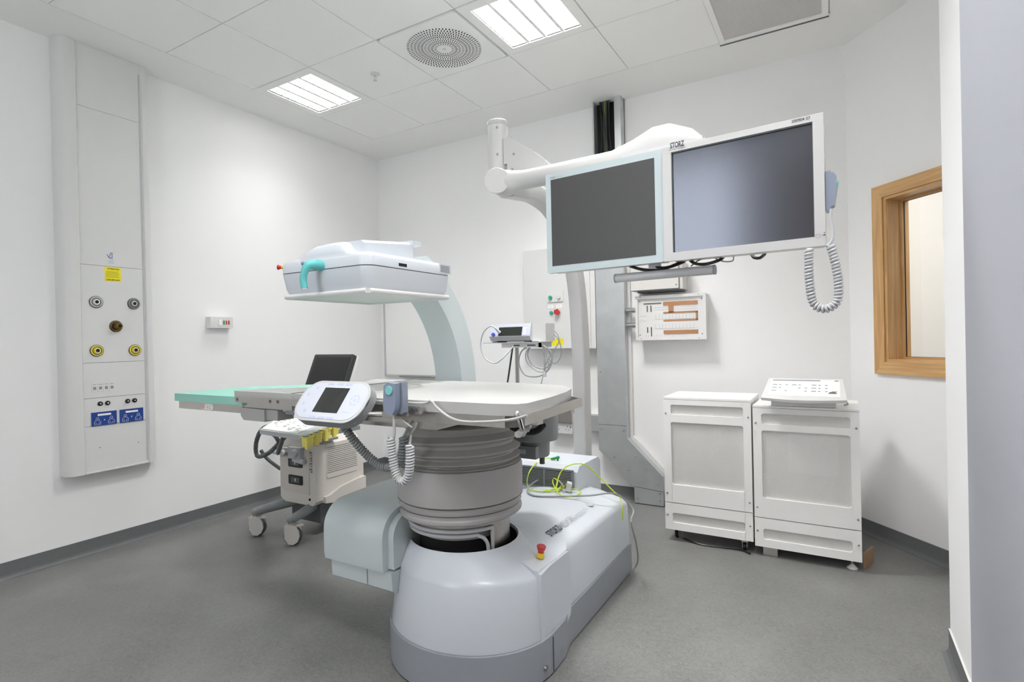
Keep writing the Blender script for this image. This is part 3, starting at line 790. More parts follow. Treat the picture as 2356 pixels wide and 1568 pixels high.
g = G(); g.tube(spline([(.0, 3.60, .895), (.04, 3.58, .885), (.055, 3.55, .872), (.04, 3.53, .868)], 5), .005, 6); P('connector_lead', g, greyc, t)

# ================================================================ LITHOTRIPTER
AX, AY = -1.35, 1.85           # column axis
litho = thing('lithotripter', 'large white and grey treatment machine with couch, column and overhead C-arm unit', 'medical machine', (AX, AY, 0))
EC = (-1.30, 1.86)
def dxy(a, b, z, n=64, front=True): return [(EC[0]+a*math.cos(2*PI*k/n), EC[1]+b*math.sin(2*PI*k/n), z) for k in range(n)]
# plinth: oval nose and straight tail
def outline(a, b, xr, yr, n=28, xl=None):
    """front half ellipse, then straight sides to y=yr, narrower tail"""
    xl = xl if xl is not None else -1.62
    pts = [(EC[0]+a*math.cos(-t), EC[1]+b*math.sin(-t)) for t in [PI*k/n for k in range(n+1)]]   # right -> front -> left
    return pts
def base_outline(a, b, xr, yr):
    n = 28
    nose = [(EC[0]-a*math.cos(PI*k/n), EC[1]-b*math.sin(PI*k/n)) for k in range(n+1)]    # left -> front -> right
    return nose+[(EC[0]+a-.002, 1.97), (xr+.004, 2.06), (xr, yr), (-1.60, yr), (-1.64, 2.06), (EC[0]-a+.002, 1.97)]
g = G(); g.prism(base_outline(.36, .322, -.968, 2.875), 'z', .006, .15, .012, 3, 40); pl = P('plinth', g, plinm, litho, 'grey plinth')
g = G()
for (x, y) in ((-.942, 1.80), (-.945, 1.93)): g.cyl((x-.006, y, .05), (x+.004, y, .05), .009, n=14)
P('screw', g, screwm, pl)
g = G(); g.box(-.952, -.937, 1.855, 1.858, .01, .14); P('seam', g, dkgrey, pl)
# drum cover (front)
HC = (-1.343, 1.86)
def ring(cx, cy, a, b, z, n=72): return [(cx+a*math.cos(2*PI*k/n), cy+b*math.sin(2*PI*k/n), z) for k in range(n)]
g = G()
g.loft([ring(-1.30, 1.86, .349, .311, .151), ring(-1.30, 1.86, .350, .312, .158), ring(-1.298, 1.86, .338, .292, .30), ring(-1.297, 1.86, .332, .280, .372),
        ring(-1.301, 1.86, .331, .275, .386), ring(-1.307, 1.86, .320, .266, .397), ring(-1.324, 1.86, .282, .245, .430),
        ring(-1.338, 1.86, .245, .228, .456), ring(HC[0], HC[1], .234, .219, .467), ring(HC[0], HC[1], .228, .214, .470), ring(HC[0], HC[1], .224, .210, .464), ring(HC[0], HC[1], .223, .209, .30)], caps=False)
P('front_cover', g, machm, litho, sharp=60)
g = G(); g.lathe([(.2225, 0), (.2225, -.17), (.0, -.17)], (HC[0], HC[1], .46), 48, sy=.938); P('column_well', g, blackm, litho)
# rear cover: lofted cross sections along y
def sec(y, xr, xl, zt, ztop, zb=.152, ze=None):
    """cross-section ring at y, symmetric-ish hump"""
    ze = zt
    pts = [(xr, zb), (xr-.008, ze-.03), (xr-.014, ze-.012), (xr-.028, ze), (xr-.05, ze+.008), (xr-.16, ztop-.012), (xr-.25, ztop), (xl+.25, ztop), (xl+.16, ztop-.012), (xl+.05, ze+.008), (xl+.028, ze), (xl+.014, ze-.012), (xl+.008, ze-.03), (xl, zb)]
    return [(p[0], y, p[1]) for p in pts]
g = G()
ys = [(2.095, .405, .468), (2.13, .405, .468), (2.4, .402, .464), (2.68, .400, .456), (2.80, .398, .45), (2.85, .394, .443), (2.868, .384, .43)]
g.loft([sec(y, -.975, -1.628, a, b) for y, a, b in ys]); rc = P('rear_cover', g, machm, litho, sharp=50)
# side flange that overlaps the drum (right) with its stepped outline
def flange(s):
    g = G(); X = -.962
    prof = [(1.80, .118), (1.79, .13), (1.80, .392), (1.86, .400), (2.04, .400), (2.055, .385), (2.06, .17), (2.05, .135), (2.02, .118)]
    g.prism(prof, 'x', -1.02, X+.008, .01, 3, 25); return g
P('side_flange', flange(1), machm, litho, sharp=45)
g = G()
# top bridge from hole rim to flange
br = []
for k in range(9):
    th = math.radians(-14+k*13); br.append((HC[0]+.231*math.cos(th), HC[1]+.217*math.sin(th)))
outer = [(-1.0, 2.11), (-.966, 2.05), (-.964, 1.96), (-.968, 1.80), (-.985, 1.795)]
top = []
n0 = len(br)
lower = []
def topz(x, y):
    K = ((-1.225, .468), (-1.135, .456), (-1.025, .413), (-1.003, .405), (-.95, .396))
    if x <= K[0][0]: return .468
    for (xa, za), (xb, zb_) in zip(K, K[1:]):
        if x <= xb: return za+(zb_-za)*(x-xa)/(xb-xa)
    return .396
ringp = [(x, y) for x, y in br]+[(-1.33, 2.13), (-1.2, 2.14), (-1.05, 2.14)]+outer
cen = (-1.04, 1.98)
vt = [g.v((x, y, topz(x, y)+.004)) for x, y in ringp]
vb = [g.v((x, y, topz(x, y)-.03)) for x, y in ringp]
inner1 = [((x*.6+cen[0]*.4), (y*.6+cen[1]*.4)) for x, y in ringp]
vi = [g.v((x, y, topz(x, y)+.005)) for x, y in inner1]
vc = g.v((cen[0], cen[1], topz(*cen)+.006))
N = len(ringp)
for i in range(N):
    j = (i+1) % N
    g.f([vb[i], vb[j], vt[j], vt[i]]); g.f([vt[i], vt[j], vi[j], vi[i]]); g.f([vi[i], vi[j], vc])
P('top_bridge', g, machm, litho, sharp=50)
# lettering and badge on rear cover
ud = (-1, 0, .39)
text('lettering', 'STORZ', (-1.05, 2.08, .4265), (0, 1, 0), ud, .036, .11, inkm, rc, thick=.003, bold=.02)
text('lettering', 'MEDICAL', (-1.052, 2.20, .4265), (0, 1, 0), ud, .034, .15, inklt, rc, thick=.003, bold=.01)
text('lettering', 'MODULITH', (-1.054, 2.36, .4260), (0, 1, 0), ud, .020, .13, inklt, rc, thick=.003)
g = G(); g.sph((-1.08, 2.57, .428), .022, .3, 16, 8); P('badge', g, ltgrey, rc)
# emergency stop on base
def estop(c, up, parent, s=1.0, label='red and yellow emergency stop'):
    c, up = Vector(c), Vector(up).normalized()
    g = G(); g.cyl(c, c+up*.018*s, .016*s, .013*s); o = P('stop_button', g, yelm, parent, label)
    g = G(); g.cyl(c+up*.018*s, c+up*.026*s, .011*s, .012*s).cyl(c+up*.026*s, c+up*.046*s, .015*s, .019*s, bev=.003); P('push_cap', g, redm, o)
    return o
pe = at(1243, 1276, z=.425)
estop((pe.x, pe.y, .418), (.15, 0, 1), litho)
# column
c = (AX, AY)
g = G(); g.lathe([(.17, .31), (.17, .56), (.245, .578), (.252, .584), (.252, .594), (.246, .60), (.246, .612), (.25, .62), (.25, .64), (.256, .648), (.257, .762), (.252, .776), (.238, .779), (.225, .770)], (AX, AY, 0), 64)
cl = P('column', g, colm, litho, sharp=30)
g = G(); g.lathe([(.2505, .6135), (.2515, .6165)], (AX, AY, 0), 64).lathe([(.2512, .6405), (.2566, .6445)], (AX, AY, 0), 64); P('joint_ring', g, dkgrey, cl)
g = G(); g.lathe([(.171, .33), (.171, .50)], (AX, AY, 0), 48); P('inner_shaft', g, blackm, cl)
g = G()
for (zz_, rr_, a0_, a1_) in ((.548, .213, 170, 345), (.528, .207, 168, 325)):
    pts = [(AX+rr_*math.cos(math.radians(q)), AY+rr_*math.sin(math.radians(q)), zz_) for q in range(a0_, a1_, 5)]
    if zz_ < .54:
        pts += [(AX+.207*math.cos(math.radians(q)), AY+.207*math.sin(math.radians(q)), z_) for q, z_ in ((324, .524), (329, .515), (333, .497), (335, .47), (335.5, .38))]
    g.tube(spline(pts, 3), .0075, 8)
for q in (200, 204, 341): g.cyl((AX+.205*math.cos(math.radians(q)), AY+.205*math.sin(math.radians(q)), .36), (AX+.205*math.cos(math.radians(q)), AY+.205*math.sin(math.radians(q)), .55), .0075)
P('hose', g, ltgrey, cl, 'pale corrugated hoses')
g = G(); a0 = [(AX+.200*math.cos(math.radians(q)), AY+.200*math.sin(math.radians(q))) for q in range(343, 398, 5)]
g.prism(a0+[(AX+.19*math.cos(math.radians(q)), AY+.19*math.sin(math.radians(q))) for q in range(393, 338, -5)], 'z', .36, .575); P('guide_plate', g, steel, cl)
g = G()
for k in range(3):
    pts = [(AX+.178*math.cos(math.radians(q)), AY+.178*math.sin(math.radians(q))-.006*k, .425+.012*k+.010*math.sin(q*.09+k)) for q in range(225+8*k, 320, 6)]
    g.tube(pts, .008, 6)
P('inner_cable', g, mat('dark_red_cable', '#4a3436', .5), cl)
g = G(); g.lathe([(.196, .558), (.214, .560), (.214, .572), (.2, .573)], (AX, AY, 0), 48); P('bearing_ring', g, steel, cl)
# bellows with sagging pleats
g = G(); n = 72
def brg(r, z, tilt=0, ph=0): return [(AX+r*math.cos(2*PI*k/n), AY+r*math.sin(2*PI*k/n), z+tilt*math.cos(2*PI*k/n-ph)) for k in range(n)]
prof = [(.222, .772, 0), (.247, .781, .0), (.248, .784, .0), (.228, .788, 0), (.227, .792, .002), (.250, .799, .003), (.251, .803, .003), (.226, .812, .004), (.225, .818, .004), (.250, .828, .008), (.251, .833, .008), (.222, .85, .008), (.222, .862, .008), (.246, .872, .012), (.247, .878, .012), (.215, .896, .012), (.214, .91, .006), (.226, .925, .004), (.226, .934, 0), (.19, .95, 0)]
g.loft([brg(r, z, t_, -.6) for r, z, t_ in prof], caps=True); P('bellows', g, belm, litho, 'grey pleated bellows', sharp=50)

# ---- patient table
g = G(); g.prism([(-2.02, 1.508), (-.92, 1.508), (-.885, 1.54), (-.90, 1.90), (-1.0, 2.05), (-1.15, 2.12), (-2.02, 2.15)], 'z', .985, 1.0275, .004, 1)
table = P('patient_table', g, steel, litho, 'steel table frame with white mattress')
g = G(); g.box(-1.66, -1.22, 1.53, 2.1, .955, .986, .003, 1); P('mount_plate', g, steel, table)
g = G(); g.box(-2.0, -1.36, 1.505, 1.54, .975, 1.02, .002, 1); P('side_beam', g, midgrey, table)
# thick head cushion, octagonal with rounded rim
def cushion(pts, z0, z1, bev, name, m, parent, seg=4):
    g = G(); g.prism(pts, 'z', z0, z1, bev, seg, 30); return P(name, g, m, parent, sharp=60)
head = [(-1.95, 1.49), (-1.30, 1.472), (-.95, 1.478), (-.868, 1.495), (-.848, 1.53), (-.855, 1.70), (-.882, 1.90), (-.92, 2.03), (-1.02, 2.15), (-1.25, 2.225), (-1.95, 2.245)]
cushion(head, 1.028, 1.066, .016, 'mattress', padm, table)
# thin leg flap laid over the green rest
flap = [(-2.33, 1.49), (-2.30, 1.485), (-1.93, 1.485), (-1.93, 2.24), (-2.2, 2.24), (-2.05, 1.95), (-2.1, 1.72), (-2.3, 1.6)]
cushion(flap, 1.022, 1.066, .012, 'mattress_flap', padm, table, 3)
# ridge round the table's cut-out
g = G(); g.tube(spline([(-1.90, 1.62, 1.062), (-1.75, 1.60, 1.063), (-1.62, 1.66, 1.064), (-1.58, 1.80, 1.065), (-1.66, 1.98, 1.065), (-1.85, 2.03, 1.064)], 8), .006, 8); P('mattress_piping', g, padm, table)
# clear plastic apron edge drooping below the cushion
g = G(); g.tube(spline([(-1.62, 1.462, 1.058), (-1.24, 1.455, 1.058), *[at(px, py, y=1.452) for px, py in ((990, 922), (1003, 935), (1020, 950), (1040, 962), (1065, 969), (1110, 970), (1160, 967), (1190, 962), (1212, 955))]], 8), .0045, 8)
P('apron_edge', g, padm, table)
# rails
g = G(); y = 1.455
g.prism(rrect(-2.275, -1.215, 1.020, 1.047, .012), 'y', y, y+.012, .002, 1)
rl = P('side_rail', g, steel, table, 'left stainless side rail')
g = G()
for x in (-2.255, -2.03, -1.98, -1.80, -1.262, -1.243): g.cyl((x, y-.0015, 1.034), (x, y+.004, 1.034), .007, n=12)
P('bolt', g, dkgrey, rl)
g = G(); ra, rb = Vector((-.835, 1.488)), Vector((-.862, 2.0)); d = (rb-ra).normalized(); nn = Vector((d.y, -d.x))
g.prism([tuple(ra), tuple(rb), tuple(rb-nn*.012), tuple(ra-nn*.012)], 'z', 1.000, 1.032, .002, 1)
g.prism([tuple(rb), tuple(rb-nn*.012), (-.945, 2.06), (-.94, 2.07)], 'z', 1.000, 1.032, .002, 1)
g.box(-.95, -.85, 1.60, 1.64, .985, 1.01).box(-.95, -.865, 1.90, 1.93, .985, 1.01)
rr = P('side_rail', g, steel, table, 'right stainless side rail')
g = G(); g.tube([(-.853, 1.475, 1.035), (-.846, 1.477, 1.015), (-.842, 1.482, .99)], .008, 10); g.sph((-.853, 1.474, 1.038), .011, n=12, m=8); P('clamp_knob', g, chrome, rr)
g = G(); rw = random.Random(5); pw = [(-.86-.01*k-rw.uniform(0, .012), 1.50+.035*k, .985-rw.uniform(0, .02)) for k in range(7)]; pw = spline(pw, 3); g.tube(pw, [rw.uniform(.006, .017) for _ in pw], 7); P('plastic_wrap', g, clearp, rr)
# leg rest in green vinyl
g = G(); g.box(-2.79, -2.28, 1.497, 1.515, .966, 1.001, .002, 1).box(-2.80, -2.785, 1.50, 1.84, .966, 1.001, .002, 1)
lf = P('leg_rest_frame', g, steel, litho, 'stainless leg rest frame')
g = G(); g.tube([(-2.585+.011*math.cos(k*PI/8), 1.4955, .984+.011*math.sin(k*PI/8)) for k in range(16)], .0012, 6, closed=True).box(-2.587, -2.583, 1.4945, 1.4965, .977, .991); P('symbol_ring', g, redm, lf)
g = G(); g.prism(rrect(-2.60, -2.505, .970, .998, .013), 'y', 1.4955, 1.497); st = P('weight_sticker', g, paper, lf)
text('lettering', 'max. load', (-2.562, 1.4955, .986), (1, 0, 0), (0, 0, 1), .007, .048, inklt, st)
text('lettering', '50 kg', (-2.558, 1.4955, .974), (1, 0, 0), (0, 0, 1), .008, .036, inkm, st)
green = [(-2.81, 1.485), (-2.27, 1.485), (-2.25, 1.54), (-2.0, 1.54), (-2.0, 2.2), (-2.45, 2.16), (-2.76, 1.90), (-2.81, 1.86)]
cushion(green, 1.003, 1.040, .011, 'leg_rest_cushion', greenm, litho, 3)
g = G(); g.prism([(-2.285, .955), (-2.265, .938), (-2.12, .938), (-2.12, .99), (-2.29, .993)], 'y', 1.49, 1.56, .003, 1).box(-2.12, -2.045, 1.50, 1.58, .945, .99, .003, 1)
P('joint_housing', g, jointm, litho)
g = G(); g.box(-2.30, -1.95, 1.50, 1.53, .993, 1.02, .002, 1); P('leg_rest_bracket', g, steel, litho)

# ---- grey swivel post behind the column with its bracket
g = G(); g.lathe([(0, .735), (.062, .735), (.066, .742), (.068, .805), (.104, .812), (.108, .82), (.108, .925), (.10, .935), (.0, .935)], (-1.195, 2.22, 0), 40)
g.box(-1.33, -1.15, 2.14, 2.26, .735, .79, .008, 2); sp = P('swivel_post', g, midgrey, litho, 'grey swivel post behind the column')
g = G(); g.lathe([(.09, .93), (.094, .934), (.094, .962), (.0, .964)], (-1.195, 2.22, 0), 32); P('steel_collar', g, steel, sp)
g = G(); g.cyl((-1.16, 2.22, .70), (-1.16, 2.22, .74), .012); P('peg', g, dkgrey, sp)
g = G(); g.box(-1.28, -1.2, 2.1385, 2.14, .755, .775); P('rating_plate', g, ltgrey, sp)
g = G(); g.ribbed([at(px, py, y=1.78) for px, py in ((1176, 980), (1188, 986), (1205, 992), (1225, 993), (1240, 987), (1250, 976))], .010, .0075); P('coiled_cable', g, black, table, 'black coiled cable')

# ---- C-arm
CCY, CCZ, RO, RI = 1.72, 1.03, .735, .605
XA, XB = -1.845, -1.675
def carc(R, a0, a1, n=40): return [(CCY+R*math.cos(a0+(a1-a0)*k/n), CCZ+R*math.sin(a0+(a1-a0)*k/n)) for k in range(n+1)]
a0, a1 = math.radians(-72), math.radians(62)
g = G(); g.prism(carc(RO, a0, a1)+carc(RI, a1, a0), 'x', XA, XB, .012, 3, 30); ca = P('c_arm', g, mintm, litho, 'pale blue curved C-arm', sharp=40)
g = G(); g.prism(carc(RO+.008, a0+.05, a1-.05)+carc(RO-.002, a1-.05, a0+.05), 'x', XA+.02, XB-.012, 0); P('outer_track', g, ltgrey, ca)
# imaging head
hx0, hx1, hy0, hy1 = -2.115, -1.573, 1.57, 2.125
hcx, hcy = (hx0+hx1)/2, (hy0+hy1)/2
def rr3(x0, x1, y0, y1, r, z, n=6): return [(p[0], p[1], z) for p in rrect(x0, x1, y0, y1, r, n)]
g = G()
g.loft([rr3(hx0+.04, hx1-.04, hy0+.04, hy1-.04, .03, 1.487), rr3(hx0+.028, hx1-.018, hy0+.018, hy1-.02, .035, 1.4875), rr3(hx0+.018, hx1-.008, hy0+.008, hy1-.01, .04, 1.51), rr3(hx0, hx1, hy0, hy1, .05, 1.575)])
hd = P('imaging_head', g, machm, litho, 'pale blue overhead imaging head', sharp=50)
g = G(); g.loft([rr3(hx0+.002, hx1-.002, hy0+.002, hy1-.002, .05, 1.5752), rr3(hx0+.002, hx1-.002, hy0+.002, hy1-.002, .05, 1.579)]); P('seam', g, dkgrey, hd)
g = G(); g.loft([rr3(hx0, hx1, hy0, hy1, .05, 1.579), rr3(hx0, hx1, hy0, hy1, .05, 1.615), rr3(hx0+.006, hx1-.006, hy0+.006, hy1-.006, .045, 1.628), rr3(hx0+.02, hx1-.02, hy0+.02, hy1-.02, .035, 1.633), rr3(hx0+.10, hx1-.10, hy0+.10, hy1-.10, .03, 1.637)])
P('upper_cover', g, machm, hd, sharp=50)
# hump over the front and beam running back to the arm
n = 16
def hump(y, k, xr=-1.61):
    z0 = 1.612; top = 1.612+.078*k
    xs = [(hx0+.03, z0), (hx0+.13, z0+.02*k), (hx0+.155, z0+.045*k), (hx0+.175, z0+.062*k), (hx0+.22, z0+.074*k), (hx0+.28, top), (hx0+.36, top), (-1.735, top-.001), (-1.715, top-.008*k), (-1.70, z0+.05*k), (-1.685, z0+.034*k), (xr, z0+.018*k), (xr, z0-.01), (hx0+.03, z0-.01)]
    return [(x, y, z) for x, z in xs]
g = G(); g.loft([hump(hy0+.003, .35), hump(hy0+.010, .75), hump(hy0+.03, .95), hump(hy0+.07, 1), hump(1.78, 1), hump(1.86, .9, -1.63), hump(1.95, .55, -1.65), hump(2.05, .2, -1.65)]); P('hump', g, machm, hd, sharp=60)
g = G()
def beam(y, zt, xa=-1.90, xb=-1.705): return [(x, y, z) for x, z in ((xa, 1.60), (xa, zt-.012), (xa+.015, zt), (xb-.015, zt), (xb, zt-.012), (xb, 1.60))]
g.loft([beam(1.62, 1.688, xb=-1.64), beam(1.75, 1.700, xb=-1.632), beam(1.90, 1.716, xb=-1.63), beam(1.91, 1.716, xb=-1.63)]); P('beam', g, machm, hd, sharp=40)
g = G(); g.box(-1.905, -1.625, 1.90, 1.965, 1.704, 1.724, .003, 2); P('beam_lip', g, machm, hd)
g = G(); g.box(-1.85, -1.66, 1.911, 1.93, 1.62, 1.70); P('roller_gap', g, blackm, hd)
# lower protective frame: pale tubes in a square
zf = 1.476
g = G(); r = .009
c1, c2, c3, c4 = (hx0+.03, hy0+.012), (hx1-.012, hy0+.012), (hx1-.012, hy1-.02), (hx0+.03, hy1-.02)
for a, b in ((c1, c2), (c2, c3), (c3, c4), (c4, c1)):
    va, vb = Vector((*a, zf)), Vector((*b, zf)); dd = (vb-va).normalized()*.006; g.cyl(va+dd, vb-dd, .0105, n=12)
P('bumper_frame', g, whitep, hd)
g = G(); g.loft([rr3(hx0+.05, hx1-.03, hy0+.03, hy1-.035, .02, 1.472), rr3(hx0+.035, hx1-.02, hy0+.02, hy1-.025, .03, 1.489)]); P('detector_plate', g, mat('detector_pale', '#dfe5e2', .4), hd)
g = G(); g.box(hx1-.001, hx1+.001, 1.75, 1.80, 1.588, 1.601); P('display_slot', g, blackm, hd)
g = G(); g.box(hx1-.002, hx1+.0015, 2.025, 2.115, 1.585, 1.628, .002, 1); vn = P('vent_plate', g, machm, hd)
g = G()
for k in range(5): g.box(hx1+.0012, hx1+.002, 2.032, 2.10, 1.591+k*.0065, 1.5935+k*.0065)
P('vent_slot', g, dkgrey, vn)
g = G(); pts = spline([(-1.855, 1.50, 1.495), (-1.86, 1.498, 1.53), (-1.852, 1.50, 1.565), (-1.845, 1.512, 1.588), (-1.838, 1.54, 1.594), (-1.835, 1.575, 1.592)], 6)
g.tube(pts, [.014+.008*min(1, max(0, (i-10)/14)) for i in range(len(pts))], 12); hl = P('grip_handle', g, tealm, hd, 'teal grip handle', sharp=60)
g = G(); g.cyl((-1.855, 1.50, 1.490), (-1.855, 1.50, 1.496), .0135); P('end_cap', g, ltgrey, hl)
g = G(); g.sph((-1.858, 1.499, 1.597), .010, n=12, m=8); P('thumb_button', g, bluegrey, hl)
estop((hx0+.004, hy0+.03, 1.613), (-.75, -.65, 0), hd, .65)

# ---- lower therapy housing
lx0, lx1, ly0 = -1.858, -1.528, 1.57
pr = [(ly0+.004, .372)]+[(ly0, .40), (ly0, .48)]
for k in range(9):
    th = PI-PI/2*k/8; pr.append((ly0+.11+.11*math.cos(th), .495+.11*math.sin(th)))
pr += [(1.90, .612), (2.25, .60), (2.25, .40), (1.75, .372)]
g = G(); g.prism(pr, 'x', lx0, lx1, .014, 3, 40); lh = P('therapy_housing', g, mintm, litho, 'pale rounded therapy housing beside the base', sharp=40)
g = G(); g.prism([(ly0+.03, .292), (ly0+.02, .30), (ly0+.015, .371), (2.1, .371), (2.1, .285), (ly0+.05, .285)], 'x', lx0+.025, lx1+.03, .008, 2, 30); lb = P('lower_box', g, mintm, lh)
g = G(); g.box(lx1-.10, lx1-.098, ly0+.0135, ly0+.016, .303, .371); P('seam', g, midgrey, lb)
g = G()
for x in (-1.66, -1.64): g.cyl((x, ly0+.06, .277), (x, ly0+.06, .287), .003, n=8)
P('pin', g, steel, lb)
g = G(); pr2 = [(ly0+.03, .38), (ly0+.03, .50)]+[(ly0+.12+.09*math.cos(PI-PI/2*k/6), .50+.085*math.sin(PI-PI/2*k/6)) for k in range(7)]+[(1.85, .585), (1.85, .38)]
g.prism(pr2, 'x', lx1, lx1+.03, .006, 2, 40); P('inner_cheek', g, mintm, lh)

# ---- rear cooling unit with grille
ux0, ux1, uy0, uy1 = -1.60, -1.20, 2.70, 3.03
g = G(); g.prism([(uy0, .42), (uy0+.002, .548), (uy0+.03, .577), (uy1-.03, .577), (uy1, .55), (uy1+.02, .02), (2.885, .02), (2.885, .42)], 'x', ux0, ux1, .008, 3, 25)
un = P('cooling_unit', g, machm, litho, 'pale cooling unit with a dark slatted grille', sharp=40)
g = G(); g.box(ux0+.03, ux1-.03, uy0-.004, uy0+.002, .452, .552); P('grille_backing', g, blackm, un)
g = G()
for k in range(12): g.prism([(uy0-.008, .456+k*.0082), (uy0-.004, .4605+k*.0082), (uy0-.003, .4605+k*.0082), (uy0-.006, .456+k*.0082)], 'x', ux0+.03, ux1-.03)
for q in ((ux0+.02, ux1-.02, .444, .454), (ux0+.02, ux1-.02, .552, .560), (ux0+.02, ux0+.032, .45, .555), (ux1-.032, ux1-.02, .45, .555), (-1.40, -1.393, .45, .555)): g.box(q[0], q[1], uy0-.010, uy0-.002, q[2], q[3])
P('grille', g, midgrey, un)

# ================================================================ MAST + MONITORS
mast = thing('monitor_mast', 'tall white curved mast rising behind the couch and carrying the screens arm', 'monitor mast', (-1.38, 3.1, 0))
path = spline([(-1.345, 3.115, .0), (-1.345, 3.115, .6), (-1.345, 3.115, 1.2), at(1325, 650, y=3.10), at(1303, 550, y=3.05), at(1268, 480, y=2.92), at(1228, 446, y=2.72), at(1192, 436, y=2.5), at(1165, 430, y=2.36)], 8)
g = G(); n = len(path); u = None; rings = []
for i, p_ in enumerate(path):
    tt = (path[min(i+1, n-1)]-path[max(i-1, 0)]).normalized(); sx = Vector((1, 0, 0)); sx = (sx-tt*sx.dot(tt)).normalized(); sy = tt.cross(sx)
    w, d = .042, .05
    rings.append([p_+sx*a+sy*b for a, b in rrect(-w, w, -d, d, .012, 3)])
g.loft(rings); P('curved_post', g, armm, mast, sharp=40)
g = G(); g.cyl((-1.47, 2.40, 2.04), (-1.47, 2.40, 2.355), .052, n=32); pc = P('pivot_column', g, armm, mast)
g = G(); g.cyl((-1.47, 2.40, 2.355), (-1.47, 2.40, 2.382), .055, n=32, bev=.004); P('cap', g, clearp, pc)
g = G()
for z in (2.335, 2.20, 2.13): g.cyl((-1.445, 2.353, z), (-1.443, 2.348, z), .005, n=10)
P('screw', g, midgrey, pc)
g = G(); y = 2.40
g.prism([(-1.40, 2.29), (-1.27, 2.20), (-1.19, 2.13), (-1.15, 2.08), (-1.40, 2.06)], 'y', y-.03, y-.022, .001, 1)
g.prism([(-1.40, 2.29), (-1.27, 2.20), (-1.19, 2.13), (-1.15, 2.08), (-1.40, 2.06)], 'y', y+.022, y+.03, .001, 1)
g.prism([(-1.40, 2.06), (-1.15, 2.06), (-1.15, 2.10), (-1.40, 2.12)], 'y', y-.022, y+.022); g.box(-1.42, -1.40, y-.03, y+.03, 2.15, 2.28)
br_ = P('bracket', g, armm, mast)
g = G()
for x, z in ((-1.36, 2.19), (-1.345, 2.10), (-1.37, 2.115)): g.cyl((x, y-.030, z), (x, y-.033, z), .006, n=10)
P('bolt', g, midgrey, br_)
# arm: elliptical section running behind the screens, swelling over the middle
def armring(x, y, z, h, d, n=28): return [(x, y+d*math.cos(2*PI*k/n), z+h*math.sin(2*PI*k/n)) for k in range(n)]
arm = [(-1.42, 2.31, 2.03, .050, .045), (-1.40, 2.30, 2.03, .060, .05), (-1.36, 2.30, 2.03, .064, .05), (-1.32, 2.30, 2.028, .055, .048), (-1.26, 2.29, 2.026, .045, .045), (-1.15, 2.27, 2.02, .043, .045), (-.80, 2.24, 2.01, .05, .045), (-.70, 2.23, 2.02, .065, .05), (-.62, 2.22, 2.035, .08, .055), (-.55, 2.21, 2.035, .078, .055), (-.46, 2.20, 2.02, .05, .05), (-.42, 2.195, 2.01, .02, .03)]
g = G(); g.loft([armring(*q) for q in arm]); P('arm', g, armm, mast, sharp=50)
g = G(); g.cyl((-1.385, 2.245, 2.03), (-1.38, 2.235, 2.03), .062, n=32, bev=.002); P('end_cap', g, armm, mast)
g = G(); g.box(-.72, -.40, 2.12, 2.19, 1.60, 2.0, .005, 1); P('mount_plate', g, ltgrey, mast)
# monitors
rz = math.radians(-5)
pm = at(1527, 602, y=2.06)
TM = Matrix.Translation((pm.x, 2.06, 0)) @ Matrix.Rotation(rz, 4, 'Z')
INV = TM.inverted()
def ML(px, py):
    """point on the tilted monitor plane, in its local x,z"""
    n = TM.to_3x3() @ Vector((0, 1, 0)); q = INV @ at(px, py, pl=(TM.translation, n)); return q.x, q.z
def mon_thing(name, label, cxl, z0):
    loc = TM @ Vector((cxl, .03, z0)); return thing(name, label, 'monitor', loc, rz)
(a_x0, a_z1), (a_x1, _z) = ML(1253, 402), ML(1524, 343); a_z0 = ML(1262, 630)[1]
az1 = (ML(1253, 402)[1]+ML(1524, 343)[1])/2; az0 = (ML(1262, 630)[1]+ML(1531, 600)[1])/2
ax0 = (ML(1253, 402)[0]+ML(1262, 630)[0])/2; ax1 = (ML(1524, 343)[0]+ML(1531, 600)[0])/2-.003
t = mon_thing('monitor', 'smaller flat monitor with pale blue bezel and dark matt screen, left of the pair', (ax0+ax1)/2, az0)
g = G(TM); g.prism(rrect(ax0, ax1, az0, az1, .008), 'y', 0, .02, .002, 1); P('bezel', g, mat('bezel_blue', '#b9c6c9', .35), t)
g = G(TM); g.prism(rrect(ax0+.004, ax1-.004, az0+.004, az1-.004, .01), 'y', .02, .075, .008, 2); P('casing', g, armm, t)
sx0, sz1 = ML(1267, 415); sx1 = ML(1505, 362)[0]; sz0 = ML(1272, 612)[1]
sz1 = (ML(1267, 415)[1]+ML(1505, 362)[1])/2; sz0 = (ML(1272, 612)[1]+ML(1511, 586)[1])/2
g = G(TM); g.box(sx0, sx1, -.0008, .002, sz0, sz1); P('screen', g, scr_l, t)
tr = TM.to_3x3() @ Vector((1, 0, 0))
text('lettering', 'STORZ', TM @ Vector((ax0+.024, -.0006, az1-.022)), tr, (0, 0, 1), .007, .024, inkm, t)
text('lettering', 'MEDICAL', TM @ Vector((ax0+.051, -.0006, az1-.022)), tr, (0, 0, 1), .007, .032, inklt, t)
bx0_ = ax1+.004; bx1_ = (ML(1893, 257)[0]+ML(1903, 565)[0])/2; bz1_ = (ML(1530, 345)[1]+ML(1893, 257)[1])/2; bz0_ = (ML(1533, 602)[1]+ML(1903, 565)[1])/2
t2 = mon_thing('monitor', 'larger flat monitor with white bezel and glossy screen, right of the pair', (bx0_+bx1_)/2, bz0_)
fx0, fx1 = ML(1546, 352)[0], (ML(1870, 282)[0]+ML(1876, 546)[0])/2
fz1 = (ML(1546, 352)[1]+ML(1870, 282)[1])/2; fz0 = (ML(1552, 581)[1]+ML(1876, 546)[1])/2
g = G(TM); y0_, y1_ = -.012, .008
